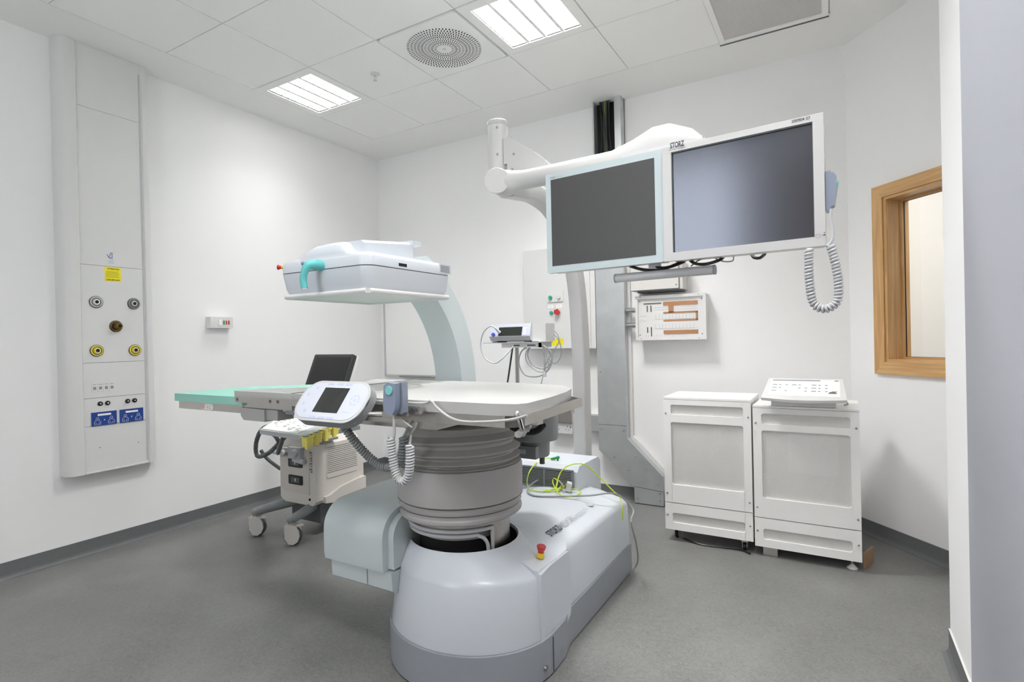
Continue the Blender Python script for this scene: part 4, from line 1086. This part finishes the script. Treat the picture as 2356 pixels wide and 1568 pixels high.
g.box(bx0_, bx1_, y0_, y1_, fz1, bz1_, .003, 2).box(bx0_, bx1_, y0_, y1_, bz0_, fz0, .003, 2).box(bx0_, fx0, y0_+.0004, y1_, fz0-.004, fz1+.004, .002, 1).box(fx1, bx1_, y0_+.0004, y1_, fz0-.004, fz1+.004, .002, 1)
P('bezel', g, armm, t2)
g = G(TM); g.box(fx0-.01, fx1+.01, -.003, .0, fz0-.01, fz1+.01); P('screen', g, scr_r, t2)
g = G(TM); g.box(fx0, fx1, -.010, -.003, fz1-.004, fz1).box(fx0, fx0+.003, -.010, -.003, fz0, fz1).box(fx1-.002, fx1, -.010, -.003, fz0, fz1); P('screen_gasket', g, dkgrey, t2)
g = G(TM); g.prism(rrect(bx0_+.006, bx1_-.006, bz0_+.006, bz1_-.006, .012), 'y', .008, .085, .012, 2); P('casing', g, armm, t2)
text('lettering', 'STORZ', TM @ Vector((fx0-.002, -.013, fz1+.013)), tr, (0, 0, 1), .021, .052, inkm, t2, bold=.03)
text('lettering', 'KARL STORZ - ENDOSKOPE', TM @ Vector((fx0-.008, -.013, fz1+.006)), tr, (0, 0, 1), .0035, .062, inkm, t2)
text('lettering', '200904 37', TM @ Vector((fx1-.060, -.013, fz1+.009)), tr, (0, 0, 1), .009, .054, inkm, t2, bold=.015)
qx, qz = ML(1883, 543)
g = G(TM); g.tube([(qx+.007*math.cos(k*PI/6+PI/2), -.0125, qz+.007*math.sin(k*PI/6+PI/2)) for k in range(1, 12)], .0008, 4); g.box(qx-.0006, qx+.0006, -.0132, -.012, qz+.002, qz+.008)
P('power_symbol', g, inklt, t2)
g = G(TM); g.sph((qx+.018, -.0122, qz+.008), .0015, n=8, m=4); g.prism([(qx+.012, qz), (qx+.020, qz-.002), (qx+.020, qz+.003)], 'y', -.0128, -.012); P('indicator', g, inkm, t2)
# hand bar under the screens
b0, b1 = at(1418, 640, y=2.13), at(1643, 620, y=2.10)
g = G(); g.cyl(b0, b1, .0175, n=24, bev=.001); hb = P('handle_bar', g, ltgrey, mast, 'pale tubular handle bar under the screens')
dv = (b1-b0).normalized()
g = G(); g.cyl(b0-dv*.004, b0, .0182, n=24).cyl(b1, b1+dv*.005, .0182, n=24); P('end_plug', g, bluegrey, hb)
g = G(); g.box(-.62, -.58, 2.115, 2.15, 1.52, 1.62, .003, 1); P('bar_stem', g, ltgrey, hb)
# cables slung under the screens
def under(name, pts, r, m, lab):
    g = G(); g.tube(spline([at(px, py, y=2.12+dy) for px, py, dy in pts], 8), r, 8); P(name, g, m, mast, lab)
under('cable', [(1450, 612, .02), (1480, 620, 0), (1520, 620, 0), (1555, 608, .02), (1575, 598, .04)], .006, black, 'black cable loop')
under('cable', [(1497, 603, .02), (1510, 614, 0), (1535, 615, 0), (1570, 603, .02), (1580, 595, .04)], .006, black, 'black cable loop')
under('cable', [(1585, 596, .03), (1600, 606, 0), (1625, 607, 0), (1655, 598, 0), (1665, 590, .03)], .006, black, 'black cable loop')
under('cable', [(1640, 592, .03), (1665, 601, 0), (1685, 600, 0), (1688, 590, .03)], .0022, greyc, 'thin grey wire')
under('cable', [(1590, 612, .0), (1605, 600, 0), (1625, 592, .02)], .0025, mat('olive_wire', '#77763f', .5), 'thin olive wire')
under('cable', [(1729, 585, .03), (1735, 592, .01), (1748, 593, 0), (1760, 584, .03)], .0055, black, 'short black cable loop')
under('cable', [(1448, 600, .04), (1462, 617, .02), (1500, 622, .0), (1510, 615, .0)], .004, mat('olive_cable', '#5f5d3d', .5), 'olive cable')

# hand switch hung on the right monitor's edge with coiled cord
hx, hz = ML(1899, 430)
hp = TM @ Vector((bx1_+.0, .0, 1.66))
t = thing('hand_switch', 'grey hand switch with teal button clipped to the right monitor edge, on a coiled cord', 'hand control', hp)
g = G(TM); x = bx1_
g.box(x+.001, x+.016, -.005, .035, 1.655, 1.78, .003, 2); P('holder', g, bluegrey, t)
g = G(TM); g.prism([(x+.014, 1.665), (x+.024, 1.67), (x+.028, 1.70), (x+.033, 1.735), (x+.030, 1.765), (x+.022, 1.775), (x+.014, 1.77)], 'y', -.008, .03, .003, 2); P('body', g, bluegrey, t)
g = G(TM); g.cyl((x+.029, .01, 1.74), (x+.036, .01, 1.74), .012, bev=.002); P('button', g, teal2, t)
g = G(); cp = [at(px, py, y=1.99) for px, py in ((1913, 480), (1911, 500), (1916, 530), (1915, 550), (1908, 562), (1908, 570))]
g.tube(spline(cp, 8), .0045, 8); P('lead', g, ltgrey, t)
g = G(); g.ribbed([at(px, py, y=1.99) for px, py in ((1910, 562), (1921, 600), (1929, 650), (1927, 690), (1908, 708), (1885, 708), (1869, 690), (1862, 640), (1861, 600), (1861, 572))], .0095, .0105); P('coiled_cord', g, ltgrey, t)

# ================================================================ CONTROL PANEL + PENDANTS at the couch rail
upv = Vector((0, .63, .777)); c0 = at(720, 948, y=1.36)
t = thing('touch_panel', 'oval white touch control panel with dark screen, clamped in front of the couch rail', 'control panel', (-1.53, 1.36, .98))
TP = Matrix((Vector((1, 0, 0)), upv, Vector((1, 0, 0)).cross(upv))).transposed().to_4x4(); TP.translation = c0
def PL(px, py):
    q = TP.inverted() @ at(px, py, pl=(TP.translation, TP.to_3x3() @ Vector((0, 0, 1)))); return q.x, q.y
cx_ = (PL(683, 935)[0]+PL(850, 915)[0])/2; x_l, x_r = PL(681, 935)[0], PL(851, 915)[0]
y_b, y_t = PL(760, 972)[1], PL(790, 878)[1]
rr_ = (y_t-y_b)/2*.86
g = G(TP); g.prism(rrect(x_l, x_r, y_b, y_t, rr_, 10), 'z', -.034, -.0, .008, 3, 30); P('casing', g, midgrey, t, sharp=50)
g = G(TP); g.prism(rrect(x_l, x_r, y_b, y_t, rr_, 10), 'z', -.004, .004, .003, 2, 30); P('rim', g, ltgrey, t, sharp=50)
g = G(TP); e = .010; g.prism(rrect(x_l+e, x_r-e, y_b+e, y_t-e, rr_-e, 10), 'z', .004, .0052); fc = P('face', g, ovalm, t)
a_, b_ = PL(720, 948), PL(808, 895)
g = G(TP); g.box(a_[0], b_[0], a_[1], b_[1], .0052, .0062); P('screen', g, lcdm, t)
g = G(TP)
for k in range(3):
    xx0 = a_[0]+.004+k*.046
    g.box(xx0, xx0+.034, b_[1]+.013, b_[1]+.020, .0052, .0058); g.box(xx0-.005, xx0+.029, a_[1]-.024, a_[1]-.017, .0052, .0058)
for (px, py) in ((733, 893), (712, 908), (700, 929), (703, 945)):
    q = PL(px, py); g.cyl((q[0], q[1], .0052), (q[0], q[1], .0058), .006, n=14)
q = PL(818, 922)
for k in range(8):
    th = k*PI/4+.2; pts = [(q[0]+rad*math.cos(th+d), q[1]+rad*math.sin(th+d)) for rad, d in ((.017, 0), (.023, 0), (.023, .5), (.017, .5))]; g.prism(pts, 'z', .0052, .0058)
g.cyl((q[0], q[1], .0052), (q[0], q[1], .0058), .006, n=12)
P('keys', g, keym, fc)
q = PL(788, 951); text('lettering', 'STORZ MEDICAL', TP @ Vector((q[0], q[1], .0056)), (1, 0, 0), upv, .005, .034, inklt, fc)
g = G(); g.prism([(-1.42, .995), (-1.27, .995), (-1.22, .985), (-1.27, 1.01), (-1.42, 1.012)], 'y', 1.40, 1.41, .001, 1); g.tube([(-1.42, 1.40, 1.02), (-1.36, 1.42, 1.02), (-1.26, 1.43, 1.022)], .008, 8)
g.box(-1.36, -1.30, 1.41, 1.455, 1.0, 1.03, .003, 1); P('mount_arm', g, steel, t)
g = G(); g.ribbed([(-1.58, 1.42, .995), (-1.575, 1.45, .94), (-1.54, 1.48, .875), (-1.49, 1.5, .825), (-1.43, 1.5, .81), (-1.375, 1.5, .83), (-1.35, 1.5, .88), (-1.345, 1.5, .925)], .0125, .011); P('coiled_cord', g, midgrey, t)
g = G(); g.tube(spline([(-1.345, 1.5, .925), (-1.335, 1.5, .94), (-1.318, 1.5, .965), (-1.305, 1.51, .985)], 6), .005, 8); P('lead', g, greyc, t)

t = thing('hand_pendant', 'blue grey hand pendant with a round teal button hung on the couch rail', 'hand control', (-1.285, 1.42, 1.03))
y0 = 1.40
g = G(); g.prism([(-1.30, 1.13), (-1.262, 1.134), (-1.262, 1.03), (-1.272, 1.024), (-1.30, 1.035)], 'y', y0+.01, y0+.035, .004, 2); P('holder', g, bluegrey, t, sharp=45)
g = G(); g.prism([(-1.322, 1.122), (-1.306, 1.134), (-1.272, 1.130), (-1.272, 1.06), (-1.276, 1.04), (-1.286, 1.025), (-1.31, 1.026), (-1.326, 1.038), (-1.327, 1.06)], 'y', y0-.018, y0+.008, .006, 3); P('body', g, mat('pendant_blue', '#8792a6', .4), t, sharp=45)
g = G(); g.cyl((-1.297, y0-.018, 1.107), (-1.297, y0-.022, 1.107), .0155, bev=.001, n=24); P('button', g, teal2, t)
g = G(); g.tube(spline([(-1.297, y0, 1.028), (-1.296, y0, 1.0), (-1.295, y0, .965), (-1.30, y0, .945), (-1.313, y0, .94)], 6), .0048, 8); P('lead', g, ltgrey, t)
g = G(); g.ribbed([(-1.313, y0, .945), (-1.308, y0, .90), (-1.298, y0, .84), (-1.28, y0, .805), (-1.255, y0, .80), (-1.235, y0, .83), (-1.228, y0, .88), (-1.228, y0, .925)], .0115, .0095); P('coiled_cord', g, ltgrey, t)
g = G(); g.tube(spline([(-1.228, y0, .925), *[at(px, py, y=1.44) for px, py in ((946, 1003), (950, 992), (957, 982), (958, 972))]], 6), .0042, 8); P('lead', g, greyc, t)

# ================================================================ ULTRASOUND CART
cart = thing('ultrasound_cart', 'beige wheeled ultrasound cart with a keyboard and yellow probe holders behind the couch end', 'ultrasound cart', (-3.11, 2.62, 0))
cx0, cx1, cy0, cy1 = -3.285, -2.93, 2.42, 2.82
g = G(); g.prism([(cx0, .235), (cx0+.03, .205), (cx1-.03, .205), (cx1, .235), (cx1, .60), (cx1-.04, .635), (cx0+.04, .635), (cx0, .60)], 'y', cy0, cy1-.02, .018, 3, 25); bd = P('body', g, cartm, cart, sharp=40)
X = cx1+.001
g = G(); g.prism(rrect(cy0+.09, cy1-.035, .37, .60, .012), 'x', X-.002, X+.003, .001, 1); vp = P('vent_panel', g, cartm, bd)
g = G()
for k in range(14): g.box(X+.0025, X+.0042, cy0+.095, cy1-.045, .405+k*.0128, .4075+k*.0128)
P('vent_slot', g, dkgrey, vp)
g = G(); g.prism([(cy0+.06, .215), (cy0+.06, .255), (cy0+.10, .26), (cy0+.2, .295), (cy1-.05, .315), (cy1+.02, .318), (cy1+.02, .20), (cy0+.12, .205)], 'x', cx1-.02, cx1+.022, .003, 1, 25); P('side_tray', g, cartm, bd)
g = G(); g.box(cx0+.02, cx1-.01, cy1-.02, cy1+.03, .22, .50, .01, 2); P('rear_box', g, cartm, bd)
g = G(); g.prism([(cx0+.012, .565), (cx0+.012, .30), (cx0+.05, .275), (cx1-.06, .275), (cx1-.06, .36), (cx1-.05, .565)], 'y', cy0-.004, cy0+.001); P('recess_panel', g, mat('cart_recess', '#cfc9c2', .5), bd)
for z in (.48, .365):
    g = G(); g.prism(rrect(cx0+.10, cx1-.12, z-.032, z+.028, .006), 'y', cy0-.012, cy0-.002, .002, 1); o = P('drive_slot', g, black, bd, 'black drive slot')
    g = G(); g.box(cx0+.125, cx1-.145, cy0-.0135, cy0-.012, z-.02, z+.015); P('slot_inner', g, dkgrey, o)
    g = G(); g.box(cx0+.168, cx0+.176, cy0-.015, cy0-.0134, z-.012, z+.01); P('latch', g, chrome, o)
g = G()
g.box(cx0+.03, cx0+.13, cy0-.03, cy0, .545, .575, .006, 2); g.box(cx0+.13, cx0+.25, cy0-.035, cy0, .51, .585, .008, 2)
g.cyl((cx0+.08, cy0-.05, .54), (cx0+.08, cy0, .54), .022, bev=.004); g.cyl((cx0+.0, cy0-.05, .54), (cx0+.07, cy0-.045, .54), .011, bev=.002)
g.cyl((cx0+.21, cy0-.06, .55), (cx0+.21, cy0, .55), .026, bev=.005); g.cyl((cx0+.18, cy0-.03, .505), (cx0+.28, cy0-.03, .495), .016, bev=.003)
P('probe_connectors', g, ltgrey, bd, 'grey probe plugs')
g = G()
for k in range(8): g.cyl((cx1-.035, cy0-.001, .43+k*.018), (cx1-.035, cy0-.008-(k % 2)*.01, .43+k*.018), .006, n=10)
P('knobs', g, screwm, bd)
g = G(); g.cyl((cx1-.06, cy0+.002, .245), (cx1-.06, cy0-.003, .245), .009); P('key_socket', g, black, bd)
# underframe and legs
g = G(); g.box(cx0+.05, cx1-.02, cy0+.05, cy1-.04, .08, .206, .015, 2); P('power_box', g, dkgrey, cart)
for (wx, wy, s) in ((-3.345, 2.27, -1), (-2.985, 2.27, 1), (-3.33, 2.86, -1), (-2.90, 2.86, 1)):
    inx = -3.2 if s < 0 else -3.02; iny = 2.52 if wy < 2.5 else 2.74
    g = G(); pts = spline([(wx, wy, .158), (wx+(inx-wx)*.3, wy+(iny-wy)*.35, .172), (inx, iny, .195)], 6)
    g.tube(pts, [.027+.008*i/len(pts) for i in range(len(pts))], 12); g.sph((wx, wy, .158), .027, n=14, m=8); P('leg', g, midgrey, cart)
    g = G(); g.cyl((wx, wy, .125), (wx, wy, .14), .022, n=20); o = P('caster', g, chrome, cart)
    g = G(Matrix.Translation((wx, wy, .0)) @ Matrix.Rotation(math.radians(35), 4, 'Z'))
    hood = [(-.035, .128), (.03, .128), (.052, .09), (.056, .058), (.045, .025), (.02, .008), (-.01, .012), (-.035, .05), (-.035, .09)]
    g.prism([(q[0], q[1]) for q in hood], 'y', -.032, -.015, .006, 2); g.prism(hood, 'y', .015, .032, .006, 2); g.prism([(-.035, .09), (-.035, .128), (.03, .128), (.03, .09)], 'y', -.02, .02, .004, 1); P('hood', g, cartm, o)
    g = G(Matrix.Translation((wx, wy, .0)) @ Matrix.Rotation(math.radians(35), 4, 'Z')); g.cyl((.010, -.014, .057), (.010, .014, .057), .0565, n=32, bev=.004); P('wheel', g, dkgrey, o)
    g = G(Matrix.Translation((wx, wy, .0)) @ Matrix.Rotation(math.radians(35), 4, 'Z')); g.prism([(.02, .125), (.06, .13), (.075, .122), (.06, .115), (.02, .112)], 'y', -.012, .012, .003, 1); P('brake_pedal', g, cartm, o)
# stalk and console
g = G(); g.box(-3.02, -2.93, 2.46, 2.54, .63, .74, .006, 2).box(-3.06, -2.89, 2.42, 2.58, .625, .64, .004, 1); P('stalk', g, midgrey, cart)
K = Matrix.Translation((-2.94, 2.10, .765)) @ Matrix.Rotation(math.radians(-28), 4, 'Z') @ Matrix.Rotation(math.radians(10), 4, 'X')
kb = [at(597, 988, z=.775), at(702, 1003, z=.775), at(770, 972, z=.80), at(645, 955, z=.80)]
e1 = (kb[1]-kb[0]); e1.z = 0; wdt = e1.length; e1.normalize()
e2 = kb[3]-kb[0]; dpt = 0
e2n = Vector((-e1.y, e1.x, .07)).normalized(); e3 = e1.cross(e2n)
TKB = Matrix((e1, e2n, e3)).transposed().to_4x4(); TKB.translation = kb[0]
q2 = TKB.inverted() @ kb[2]; q3 = TKB.inverted() @ kb[3]
quadp = [(0, 0), (wdt, 0), (q2.x, q2.y), (q3.x, q3.y)]
g = G(TKB); g.prism(quadp, 'z', -.026, 0, .007, 2); kbh = P('keyboard_console', g, ltgrey, cart, 'sloping keyboard console')
def bil(u, v):
    a = Vector(quadp[0]).lerp(Vector(quadp[1]), u); b = Vector(quadp[3]).lerp(Vector(quadp[2]), u); return a.lerp(b, v)
g = G(TKB); g.prism([tuple(bil(.03, .05)), tuple(bil(.80, .05)), tuple(bil(.84, .95)), tuple(bil(.04, .95))], 'z', 0, .004, .002, 1); P('key_deck', g, paper, kbh)
g = G(TKB); random.seed(9)
for i in range(34):
    c_ = bil(random.uniform(.1, .75), random.uniform(.2, .92)); r_ = random.choice((.004, .005, .007, .011)); g.cyl((c_.x, c_.y, .004), (c_.x, c_.y, .007), r_, n=12)
P('keys', g, ltgrey, kbh)
# yellow probe holders along the right edge
for k in range(4):
    c_ = TKB @ Vector((*bil(1.03, .02+.29*k), -.004)); c_.z = kb[0].z+.0+.006*k-.004
    g = G(); g.lathe([(.032, .0), (.036, .001), (.036, .004), (.030, .004), (.026, -.05), (.0, -.052)], c_, 24); g.lathe([(.024, -.048), (.029, -.002), (.032, .0)], c_, 24)
    g.box(c_.x+.018, c_.x+.034, c_.y-.03, c_.y-.01, c_.z-.06, c_.z, .003, 1)
    P('probe_holder', g, holdm, cart, 'yellow plastic probe holder')
g = G(); a_ = TKB @ Vector((*bil(.97, -.06), -.012)); b_ = TKB @ Vector((*bil(1.0, 1.0), -.012)); g.tube([a_, (a_+b_)/2+Vector((.02, -.005, 0)), b_], .007, 8); P('holder_rail', g, midgrey, cart)
# pulley arm and hoses at the left
g = G(); h0 = kb[0]
g.tube(spline([h0+Vector((.05, .05, -.03)), h0+Vector((.0, .10, -.05)), h0+Vector((-.12, .20, -.09)), h0+Vector((-.26, .32, -.16)), h0+Vector((-.18, .25, -.2)), h0+Vector((.05, .12, -.06))], 8), .013, 8)
P('hose', g, dkgrey, cart, 'dark ribbed hose loop')
g = G(); g.ribbed([at(645, 975, y=2.2), at(606, 985, y=2.3), at(590, 1015, y=2.35), at(592, 1048, y=2.38), at(620, 1040, y=2.36), at(660, 1000, y=2.3), at(690, 975, y=2.25)], .009, .014); P('hose', g, dkgrey, cart, 'dark ribbed hose')
g = G(); g.tube(spline([at(600, 1035, y=2.40), at(615, 1055, y=2.43), at(645, 1078, y=2.46)], 6), .012, 8); P('hose', g, dkgrey, cart, 'dark hose')
g = G(); g.prism([tuple(bil(.02, .15)), tuple(bil(.6, .1)), tuple(bil(.75, .8)), tuple(bil(.1, .8))], 'z', -.05, -.028) if False else g.box(-3.02, -2.6, 2.2, 2.5, .72, .745, .005, 1); P('support_arm', g, midgrey, cart)
# cart monitor
my = 2.80
mq = [at(705, 884, y=my-.06), at(802, 884, y=my-.06), at(815, 815, y=my), at(725, 815, y=my)]
m0 = mq[0]; ex = Vector((1, .0, 0)); ey = (mq[3]-mq[0])
ey = Vector((0, .40, .917)); ez = ex.cross(ey)
TS_ = Matrix((ex, ey, ez)).transposed().to_4x4(); TS_.translation = at(725, 815, y=2.86)
mw = (at(815, 815, y=2.86)-at(725, 815, y=2.86)).x; mh = .30
g = G(TS_); g.prism(rrect(0, mw, -mh, 0, .012), 'z', -.03, 0, .004, 2); mo = P('monitor', g, mat('charcoal_bezel', '#343436', .4), cart, 'black tilted screen on the cart')
g = G(TS_); g.box(.022, mw-.022, -mh+.03, -.022, .0, .0012); P('screen', g, mat('dark_screen', '#121214', .3), mo)
g = G(TS_); g.prism(rrect(.006, mw+.007, -mh-.004, -.0, .012), 'z', -.045, -.031, .003, 1); P('back_shell', g, whitep, mo)
g = G(); g.tube(spline([at(760, 880, y=2.8), (-3.15, 2.72, .88), (-3.05, 2.6, .78), (-2.98, 2.5, .72)], 6), .02, 10); P('monitor_arm', g, midgrey, cart)

# ================================================================ VITALS MONITOR ON POLE
t = thing('vitals_pole', 'steel pole stand with a tray behind the couch, coiled grey leads hanging under it', 'pole stand', (-1.80, 3.1, 0))
g = G(); g.cyl((-1.80, 3.12, .05), (-1.80, 3.12, 1.24), .0135, n=20); P('pole', g, steel, t)
for k in range(5):
    th = k*2*PI/5+.3; g = G(); g.cyl((-1.80, 3.12, .06), (-1.80+.2*math.cos(th), 3.12+.2*math.sin(th), .04), .014, .010, n=12); l_ = P('leg', g, steel, t)
    g = G(); g.cyl((-1.80+.19*math.cos(th)-.008, 3.12+.19*math.sin(th), .021), (-1.80+.19*math.cos(th)+.008, 3.12+.19*math.sin(th), .021), .021, n=16); P('wheel', g, black, l_)
g = G(); g.box(-2.01, -1.585, 3.04, 3.22, 1.245, 1.250).box(-1.87, -1.585, 3.045, 3.06, 1.215, 1.245, .002, 1).box(-1.60, -1.585, 3.045, 3.2, 1.215, 1.245).box(-1.84, -1.76, 3.08, 3.16, 1.22, 1.245, .003, 1); P('tray', g, ltgrey, t)
g = G(); g.box(-1.78, -1.735, 3.0445, 3.046, 1.224, 1.234).box(-1.68, -1.62, 3.0445, 3.046, 1.224, 1.234); P('tray_slot', g, dkgrey, t)
def lead(pts, r=.004, m=greyc):
    g = G(); g.tube(spline([at(px, py, y=3.06) for px, py in pts], 8), r, 6); P('hanging_lead', g, m, t)
lead([(1220, 793), (1200, 808), (1194, 835), (1208, 862), (1240, 865), (1262, 850), (1270, 825), (1262, 805), (1250, 794)], .0045)
lead([(1222, 793), (1214, 815), (1225, 838), (1248, 848), (1265, 838), (1270, 815), (1258, 797)], .004)
lead([(1224, 793), (1210, 812), (1214, 835), (1240, 855), (1262, 845), (1250, 794)], .003)
lead([(1249, 794), (1252, 825), (1252, 850), (1248, 870), (1243, 890)], .003)
lead([(1247, 794), (1255, 825), (1254, 855)], .003)
lead([(1272, 757), (1283, 770), (1286, 785), (1275, 805), (1262, 825), (1252, 850)], .003)
lead([(1274, 768), (1287, 785), (1291, 805), (1288, 825), (1275, 836), (1262, 825)], .0035)
lead([(1180, 795), (1175, 830), (1170, 865), (1166, 890)], .006, dkcable)
g = G(); p_ = at(1253, 862, y=3.06); g.cyl(p_+Vector((0, 0, .02)), p_-Vector((0, 0, .012)), .009, .012, bev=.003); P('lead_plug', g, ltgrey, t)
t = thing('vitals_monitor', 'small pale vital signs monitor with a wide dark display standing on the pole tray', 'patient monitor', (-1.79, 3.12, 1.25))
g = G(); zb = 1.2535
g.prism([(3.035, zb+.035), (3.055, zb+.005), (3.20, zb), (3.20, zb+.11), (3.06, zb+.115)], 'x', -1.958, -1.655, .005, 2); P('front_shell', g, ltgrey, t, sharp=40)
g = G(); g.box(-1.66, -1.56, 3.07, 3.20, zb, zb+.112, .006, 2); P('rear_shell', g, whitep, t)
FT = Matrix((Vector((1, 0, 0)), Vector((0, .0, 0)), Vector((0, 0, 0))))
# sloped face helper
fa, fb = Vector((0, 3.035, zb+.035)), Vector((0, 3.06, zb+.115)); fu = (fb-fa).normalized(); fn = Vector((1, 0, 0)).cross(fu)
TF = Matrix((Vector((1, 0, 0)), fu, fn)).transposed().to_4x4(); TF.translation = Vector((-1.955, 3.035, zb+.035))
g = G(TF); g.box(.006, .292, .006, .068, -.001, .001); fp = P('face_panel', g, keym, t)
g = G(TF); g.box(.065, .24, .004, .062, .001, .002); P('display', g, lcdm, t)
g = G(TF)
for k in range(3): g.box(.25, .27, .010+k*.018, .022+k*.018, .001, .0018)
P('keys', g, paper, fp)
text('lettering', 'STORZ MEDICAL', TF @ Vector((.02, .072, .0008)), (1, 0, 0), fu, .005, .08, inklt, t)
g = G(TF); g.cyl((.03, .012, .001), (.03, .012, .012), .012); P('lead_socket', g, inkblue, t)
g = G(); g.tube(spline([at(1149, 764, y=3.03), at(1140, 755, y=3.0), at(1128, 750, y=3.0), at(1112, 765, y=3.0), at(1106, 795, y=3.0), at(1115, 822, y=3.0), at(1137, 835, y=3.0), at(1155, 825, y=3.0), at(1178, 800, y=3.04), at(1186, 788, y=3.06)], 8), .0045, 8); P('patient_lead', g, ltgrey, t)
g = G(); g.cyl(at(1150, 765, y=3.03), at(1138, 753, y=3.0), .011, .005, bev=.001); P('lead_grip', g, ltgrey, t)
g = G()
for x in (-1.93, -1.69): g.box(x-.02, x+.02, 3.06, 3.18, 1.2502, zb+.002)
P('rubber_foot', g, dkgrey, t)

# ================================================================ CABLES ON THE BASE
def topb(x, y): return .463 if x < -1.10 else .463-.05*min(1, (x+1.10)/.12)
def onbase(pts, r, lift=None):
    out = []
    for i, q in enumerate(pts):
        px, py = q[0], q[1]; h = q[2] if len(q) > 2 else 0
        p_ = at(px, py, z=.462+r+h); out.append(p_)
    return out
g = G(); r = .0045
pts = onbase([(1298, 1122, .02), (1285, 1105, .03), (1262, 1098, .03), (1235, 1105, .015), (1215, 1122, .003), (1218, 1135, .001), (1240, 1141, .001), (1300, 1141, .001), (1360, 1139, .001), (1400, 1134, .001)], r)
pts += [Vector((-.985, 2.76, .435)), Vector((-.93, 2.80, .36)), at(1452, 1200, x=-.90), at(1464, 1250, x=-.90), at(1468, 1285, x=-.91), at(1462, 1303, x=-.93), Vector((-.955, 2.80, .012))]
g.tube(spline(pts, 8), r, 8)
t = thing('mains_lead', 'grey mains lead with white plug, looped on the machine base, trailing to the floor', 'power cable', pts[0])
P('cord', g, greyc, t)
pp = at(1307, 1123, z=.475)
TPg = Matrix.Translation(pp) @ Matrix.Rotation(math.radians(25), 4, 'Z') @ Matrix.Rotation(math.radians(15), 4, 'Y')
g = G(TPg); g.box(-.012, .014, -.024, .022, -.010, .032, .004, 2); pg = P('plug', g, whitep, t, 'white three-pin plug')
g = G(TPg); g.box(-.028, -.012, -.004, .004, .012, .015); g.box(-.028, -.012, -.016, -.010, -.002, .001); g.box(-.028, -.012, .010, .016, -.002, .001); P('pin', g, brass, pg)
g = G(); r = .0032
pts = [at(1277, 1057, y=2.80), at(1262, 1053, y=2.80), at(1245, 1057, y=2.78), at(1228, 1070, y=2.68), at(1216, 1090, y=2.60)]
pts += onbase([(1213, 1112, .01), (1222, 1126, .001), (1248, 1130, .001), (1275, 1124, .004), (1283, 1108, .03), (1275, 1100, .04), (1272, 1110, .02), (1283, 1130, .001), (1290, 1122, .004), (1305, 1112, .02), (1296, 1110, .02), (1280, 1128, .001), (1250, 1128, .002), (1300, 1123, .006), (1330, 1127, .002), (1335, 1134, .001), (1318, 1141, .001), (1296, 1141, .001), (1280, 1125, .02)], r)
pts += [at(1288, 1090, y=2.62), at(1305, 1072, y=2.64), at(1330, 1066, y=2.68), at(1352, 1072, y=2.72), at(1385, 1103, y=2.76), at(1410, 1128, y=2.76), at(1426, 1143, y=2.78), at(1431, 1165, x=-.965), at(1433, 1195, x=-.962)]
g.tube(spline(pts, 7), r, 8)
t = thing('earth_lead', 'yellow green earth lead tangled on the machine base with a green plug end', 'earth cable', pts[0])
P('cord', g, limem, t)
g = G(); a_, b_ = at(1277, 1057, y=2.80), at(1284, 1052, y=2.80); g.cyl(at(1268, 1055, y=2.8), b_, .006, .008, bev=.001); g.sph(b_, .010, n=12, m=8); pg = P('plug', g, greencl, t, 'green angled plug')
g = G(); g.cyl(b_, b_-Vector((.004, 0, .022)), .005, n=10); P('pin', g, dkgrey, pg)
